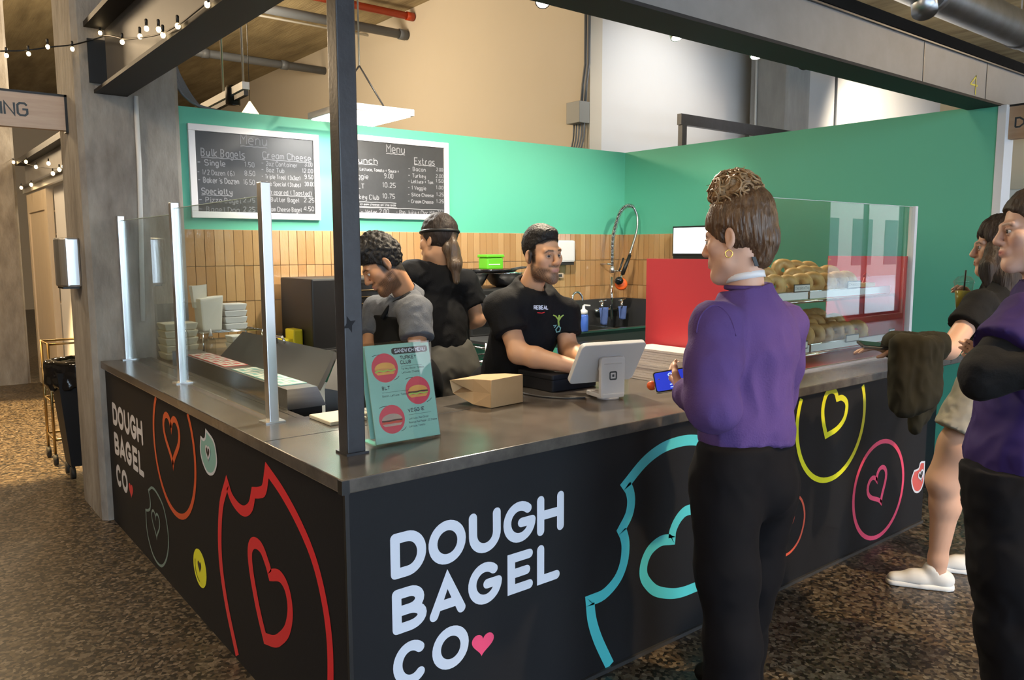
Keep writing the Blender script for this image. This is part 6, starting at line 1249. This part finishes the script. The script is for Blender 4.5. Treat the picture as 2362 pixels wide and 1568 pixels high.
o = MB().add(lan, [(i, (i+1) % 28, 28+(i+1) % 28, 28+i) for i in range(28)], True).build('lanyard', 'lanyard_white', p); o.modifiers.new('t', 'SOLIDIFY').thickness = .003
cp_ = SF(1742, 603, .016); MB().obox(cp_, CR, (CU-CR*.35).normalized(), CF, .006, .016, .003).build('lanyard_clip', 'black', p)
for sg in ([(1606, 768), (1612, 738), (1626, 716), (1646, 704), (1668, 712), (1688, 740), (1698, 775)],):
    MB().tube(smooth([SF(x, y, .001) for x, y in sg], 5), .0028, 6).build('shoulder_seam', 'sweat_purple', p)
# phone in her hand
ph = thing('phone', 'phone with a blue lock screen showing 11:06 held by the woman in purple', 'phone', J(1548, 875, 2.76)); pc = J(1549, 877, 2.765)
n_ = (CO-pc).normalized(); n_ = (n_+CU*.25).normalized(); ux = (CR+CF*.25+CU*.05); ux = (ux-n_*ux.dot(n_)).normalized(); uy = n_.cross(ux)
MB().rbox(pc, ux, uy, n_, .060, .037, .0055, .009, 4).build('phone_body', 'black', ph, .0015); MB().rbox(pc+n_*.0058, ux, uy, n_, .056, .033, .0004, .007, 4).build('phone_screen', 'screen_blue', ph)
fl = Flat(lambda u, v, l: pc+n_*.0067+ux*v+uy*(-u) if False else pc+n_*.0067+ux*(-v)*-1+uy*u*1); 
fl = Flat(lambda u, v, l: pc+n_*(.0067)+ux*(.012+v)+uy*(-u)*-1)
write(fl, '11:06', -.028, -.020, .028, .026, .0032); fl.build('screen_digits', 'digit_glow', ph)
MB().rbox(pc-n_*.001, ux, uy, n_, .062, .039, .0045, .010, 4).build('phone_case', 'cream_plastic', ph)
kc = thing('phone_charm', 'orange ball charm hanging from the phone', 'charm', J(1505, 888, 2.76)); c = J(1503, 889, 2.78); MB().sph(c, .017, 14, 10).build('ball', 'orange_rubber', kc); MB().tube([c, J(1516, 880, 2.775), J(1521, 874, 2.77)], .004, 6).build('loop', 'gold', kc)
cdp = thing('card_terminal', 'small grey card in the hand of the woman in purple', 'card', J(1583, 845, 2.78)); MB().rbox(J(1585, 848, 2.80), CR, (CU+CF*.6).normalized(), (CU*-.5+CF).normalized(), .035, .022, .004, .006).build('card_body', 'pipe_white', cdp); MB().rbox(J(1588, 846, 2.79), CR, (CU+CF*.6).normalized(), (CU*-.5+CF).normalized(), .015, .006, .0045, .003).build('card_stripe', 'red_toy', cdp)
# ---- woman in cream shorts ----------------------------------------------------
p = thing('person', 'woman in black top and cream shorts reaching to the case, jacket over arm', 'person', (4.0, 1.62, 0)); D = 3.80; s2 = 1.02
hc = J(2303, 572, D); M = frame(hc, -CR*.93+CF*.35, CU); nb0 = J(2308, 648, D); HF = head_field(M, s2, nb0, .0055, .048)
shL, elL, wrL = J(2262, 705, 3.66), J(2188, 805, 3.58), J(2062, 806, 3.52); shR, elR, wrR = J(2285, 705, 3.95), J(2252, 790, 4.0), J(2236, 715, 3.98)
aL = arm_field(shL, elL, wrL, J(2000, 800, 3.5), hand_args=(-CR+CU*.1, -CU, 1, .25, 1.0), h=.006); aR = arm_field(shR, elR, wrR, J(2225, 660, 3.95), hand_args=(CU-CR*.2, -CR-CF*.3, 1, .8, 1.0), h=.006)
ch, pe = J(2298, 745, D), J(2300, 880, D); fwdb = -CR*.95+CF*.3; fwdb.z = 0; fwdb.normalize(); lx = V(fwdb.y, -fwdb.x, 0)
kn_, an_ = J(2174, 1108, 3.80), J(2163, 1288, 3.88); hipA = J(2272, 940, 3.72)
gz = PX(2163, 1340, 'z', .0); LG = Field(*bounds([kn_, an_, hipA, (gz.x, gz.y, 0)], .14), .008); LG.chain([hipA, J(2218, 1030, 3.76), kn_], [.105, .098, .072], .04); LG.chain([kn_, J(2180, 1165, 3.84), an_, V(an_.x, an_.y, .06)], [.068, .066, .040, .042], .03); LG.plane((gz.x, gz.y, .02), (0, 0, -1))
ft2 = PX(2255, 1322, 'z', 0); LB = Field(*bounds([J(2310, 940, 3.9), V(ft2.x, ft2.y, 0)], .16), .009); LB.chain([J(2318, 940, 3.90), J(2275, 1120, 4.02), V(ft2.x, ft2.y, .14), V(ft2.x, ft2.y, .05)], [.105, .07, .042, .042], .04)
TB = Field(*bounds([ch, pe, nb0, shR, shL], .2), .013); torso(TB, [nb0, ch, pe], [.05, .11, .12], fwdb, .75)
org('body', [HF, aL, aR, LG, LB, TB], 'skin', p, face_color(M, s2, SK3, LIP, DK)); eyes(M, s2, p)
HH = hair_cap(M, s2, .014, .016, cutn=(0, 1, -.55), cutc=(0, .055, .02)); HH2 = Field(*bounds([hc, J(2335, 760, D)], .18), .009); HH2.chain([M @ Vector((0, -.05, .02)), J(2318, 640, 3.78), J(2325, 700, 3.76), J(2335, 745, 3.76)], [.095, .085, .07, .03], .03); HH2.chain([M @ Vector((-.06, .03, .0)), J(2278, 620, 3.70), J(2272, 660, 3.68)], [.035, .032, .018], .03)
org('hair', [HH, HH2], 'hair_dark', p, disp=folds(26, .010, 1, (1, 1, .3)), sm=1)
T = Field(*bounds([ch, pe, nb0, shR, shL], .22), .010); torso(T, [J(2305, 675, D), ch, J(2298, 850, D)], [.10, .140, .135], fwdb, .75, .06); T.cap(shL, shR, .068, .068, .05); T.cap(shL, shL.lerp(elL, .50), .075, .078, .03, ends='b'); T.cap(shR, shR.lerp(elR, .5), .072, .072, .03, ends='b'); T.cap(hc, nb0, .052, .056, .006, 's'); org('t_shirt', [T], 'tee_black2', p, disp=folds(9, .010, 4))
G = Field(*bounds([hipA, pe, J(2318, 940, 3.9), J(2225, 1010, 3.76)], .22), .010); hm = J(2214, 1003, 3.76); G.cap(J(2300, 850, D), J(2295, 900, D), .140, .150, .04, flat=(fwdb, .8)); G.cap(J(2280, 900, 3.74), hm, .140, .128, .05, ends='b'); G.cap(J(2318, 900, 3.88), J(2300, 1005, 3.95), .13, .125, .05, ends='b'); org('shorts', [G], 'short_cream', p, disp=folds(12, .010, 6))
def shoe(q, fw, parent, sc_=1.0):
    q = Vector((q[0], q[1], 0)); fw = Vector((fw[0], fw[1], 0)).normalized(); sd_ = V(-fw.y, fw.x, 0); F = Field(*bounds([q-fw*.12, q+fw*.24], .12), .006)
    F.cap(q-fw*.035+V(0, 0, .045), q+fw*.10+V(0, 0, .042), .046, .044, .02, flat=(sd_, .85)); F.cap(q+fw*.08+V(0, 0, .036), q+fw*.19+V(0, 0, .026), .042, .034, .025); F.cap(q-fw*.02+V(0, 0, .05), q+fw*.02+V(0, 0, .095), .045, .042, .02); F.cap(q+V(0, 0, .085), q+V(0, 0, .14), .034, .034, .004, 's'); F.plane((q.x, q.y, .022), (0, 0, -1))
    up_ = org('shoe', [F], 'shoe_white', parent); SF_ = Field(*bounds([q-fw*.12, q+fw*.24], .10), .006); SF_.cap(q-fw*.035+V(0, 0, .012), q+fw*.06+V(0, 0, .012), .047, .045, .01); SF_.cap(q+fw*.06+V(0, 0, .012), q+fw*.19+V(0, 0, .012), .045, .040, .01); SF_.plane((q.x, q.y, .026), (0, 0, 1)); SF_.plane((q.x, q.y, .001), (0, 0, -1)); org('sole', [SF_], 'sole_white', up_)
    for k in range(5): MB().tube([q+fw*(.045+.018*k)+sd_*.028+V(0, 0, .084-.007*k), q+fw*(.05+.018*k)+V(0, 0, .092-.008*k), q+fw*(.045+.018*k)-sd_*.028+V(0, 0, .084-.007*k)], .0035, 5).build('lace', 'shoe_white', up_)
shoe(V(an_.x, an_.y, 0)+fwdb*.0, fwdb, p); shoe(V(ft2.x, ft2.y, 0), fwdb, p)
jk = thing('jacket', 'dark olive jacket draped over the forearm of the woman in shorts', 'jacket', J(2105, 900, 3.5)); F = Field(*bounds([J(2060, 780, 3.5), J(2170, 1010, 3.5)], .14), .009)
for k, (x0, x1, yb, dd) in enumerate(((2068, 2066, 930, 3.42), (2085, 2082, 945, 3.40), (2103, 2100, 940, 3.42), (2122, 2120, 935, 3.40), (2142, 2140, 925, 3.42), (2156, 2156, 900, 3.44), (2075, 2080, 900, 3.62), (2110, 2112, 990, 3.60), (2130, 2128, 960, 3.62), (2150, 2148, 930, 3.62))): F.cap(J(x0, 795, dd), J(x1, yb, dd), .032, .028, .05)
F.cap(J(2066, 798, 3.52), J(2158, 798, 3.56), .062, .066, .03); F.cap(J(2072, 930, 3.42), J(2150, 918, 3.42), .018, .018, .02); org('jacket_cloth', [F], 'jacket_olive', jk, disp=folds(14, .014, 8, (1, 1, .4)))
dr = thing('iced_drink', 'clear plastic cup of iced green drink with a black straw', 'drink', J(2222, 715, 3.9)); cb_ = J(2220, 712, 3.9)
MB().lathe(cb_, [(.030, 0), (.043, .125), (.046, .128)], 20).build('cup', 'clear_plastic', dr); MB().lathe(cb_+V(0, 0, .004), [(.028, 0), (.038, .085), (0, .086)], 20).build('liquid', 'drink', dr); MB().lathe(cb_+V(0, 0, .128), [(.047, 0), (.044, .012), (.03, .03), (.008, .036)], 20).build('dome_lid', 'clear_plastic', dr); MB().tube([cb_+V(0, 0, .05), cb_+V(.012, 0, .19)], .004, 6).build('straw', 'black', dr)
hp = thing('phone', 'dark phone held out by the woman in shorts', 'phone', J(2015, 800, 3.5)); MB().rbox(J(2018, 797, 3.5), (-CR+CU*.1).normalized(), CF.cross(CR*-1).normalized() if False else (CU*.35+CF).normalized(), CU, .07, .035, .005, .008).build('phone_body', 'dark_steel', hp, .002); MB().rbox(J(2018, 794, 3.5), (-CR+CU*.1).normalized(), (CU*.35+CF).normalized(), CU, .06, .03, .002, .006).build('phone_screen', 'black_gloss', hp)
# ---- person in purple scrubs ---------------------------------------------------
p = thing('person', 'person in a dark purple scrub top with arms crossed at the right edge', 'person', (3.1, 1.05, 0)); D = 2.78; s3 = 1.05
hc = J(2382, 535, D); M = frame(hc, -CR*.96+CF*.22-V(0, 0, .02), CU); nb0 = J(2402, 655, D); HF = head_field(M, s3, nb0, .0042, .050)
shL, elL, wrL = J(2368, 742, 2.66), J(2268, 868, 2.60), J(2390, 850, 2.50); shR, elR, wrR = J(2420, 742, 2.95), J(2340, 890, 2.92), J(2302, 852, 2.72)
ch, pe = J(2392, 800, D), J(2352, 1030, D); fwdb = -CR*.95+CF*.3; fwdb.z = 0; fwdb.normalize(); lx = V(fwdb.y, -fwdb.x, 0)
aR = arm_field(shR, elR, wrR, J(2255, 815, 2.6), hand_args=(-CR*.75+CU*.55, CF, -1, .25, .85), h=.0055); aL = arm_field(shL, elL, wrL, J(2410, 845, 2.5), hand_args=(CR, CF, 1, .6, .9))
TB = Field(*bounds([ch, pe, nb0, shR, shL], .2), .013); torso(TB, [nb0, ch, pe], [.05, .11, .12], fwdb, .75)
org('body', [HF, aR, aL, TB], 'skin', p, face_color(M, s3, (.52, .32, .24), (.40, .15, .13), (.06, .04, .03), 0, .7)); eyes(M, s3, p)
HH = hair_cap(M, s3, .010, .012, cutn=(0, .97, -1), cutc=(0, 0, .0)); org('hair', [HH], 'hair_dark', p, disp=hairn(40, .004), sm=1)
SL = Field(*bounds([shL, elL, wrL, shR, elR], .16), .009); SL.cap(shL, elL, .078, .070, .03); SL.cap(elL, wrL, .070, .048, .04); SL.cap(shR, elR, .07, .062, .03); SL.cap(elR, wrR.lerp(elR, .25), .06, .045, .03, ends='b'); org('undershirt', [SL], 'tee_black', p, disp=folds(10, .010, 2))
T = Field(*bounds([ch, pe, nb0, shR, shL, J(2350, 1090, D)], .26), .010); torso(T, [J(2398, 690, D), ch, J(2362, 920, D), J(2356, 1040, D)], [.11, .165, .18, .225], fwdb, .78, .06); T.cap(shL, shR, .075, .075, .05); T.cap(shL, shL.lerp(elL, .55), .098, .112, .03, ends='b'); T.cap(hc, nb0, .055, .06, .006, 's')
hz = J(2300, 1080, D).z; T.plane((pe.x, pe.y, hz), (0, 0, -1)); sl_ = J(2322, 1070, 2.62); T.cap(sl_-V(0, 0, .02), sl_+V(0, 0, .045)+CF*.02, .02, .004, .0, 's'); org('scrub_top', [T], 'scrub_purple', p, disp=folds(7, .014, 3))
G = Field(*bounds([(pe.x-.1, pe.y-.1, 0), (pe.x+.1, pe.y+.1, 1.0)], .30), .013); fA = J(2362, 1650, 2.70); fA = V(fA.x, fA.y, .02); fB = J(2400, 1620, 2.95); fB = V(fB.x, fB.y, .02)
G.chain([J(2318, 1090, 2.72), J(2335, 1330, 2.70), fA], [.138, .122, .115], .05); G.chain([J(2375, 1090, 2.90), J(2390, 1330, 2.92), fB], [.14, .12, .11], .05); G.plane((pe.x, pe.y, .01), (0, 0, -1)); G.plane((pe.x, pe.y, hz+.03), (0, 0, 1)); org('trousers', [G], 'trouser_black', p, disp=folds(7, .014, 12))
# ---------------------------------------------------------------- bring the layout to metres
for o in bpy.data.objects:
    if o.parent is None:
        o.location = o.location*KSC
        o.scale = tuple(KSC*v for v in o.scale)
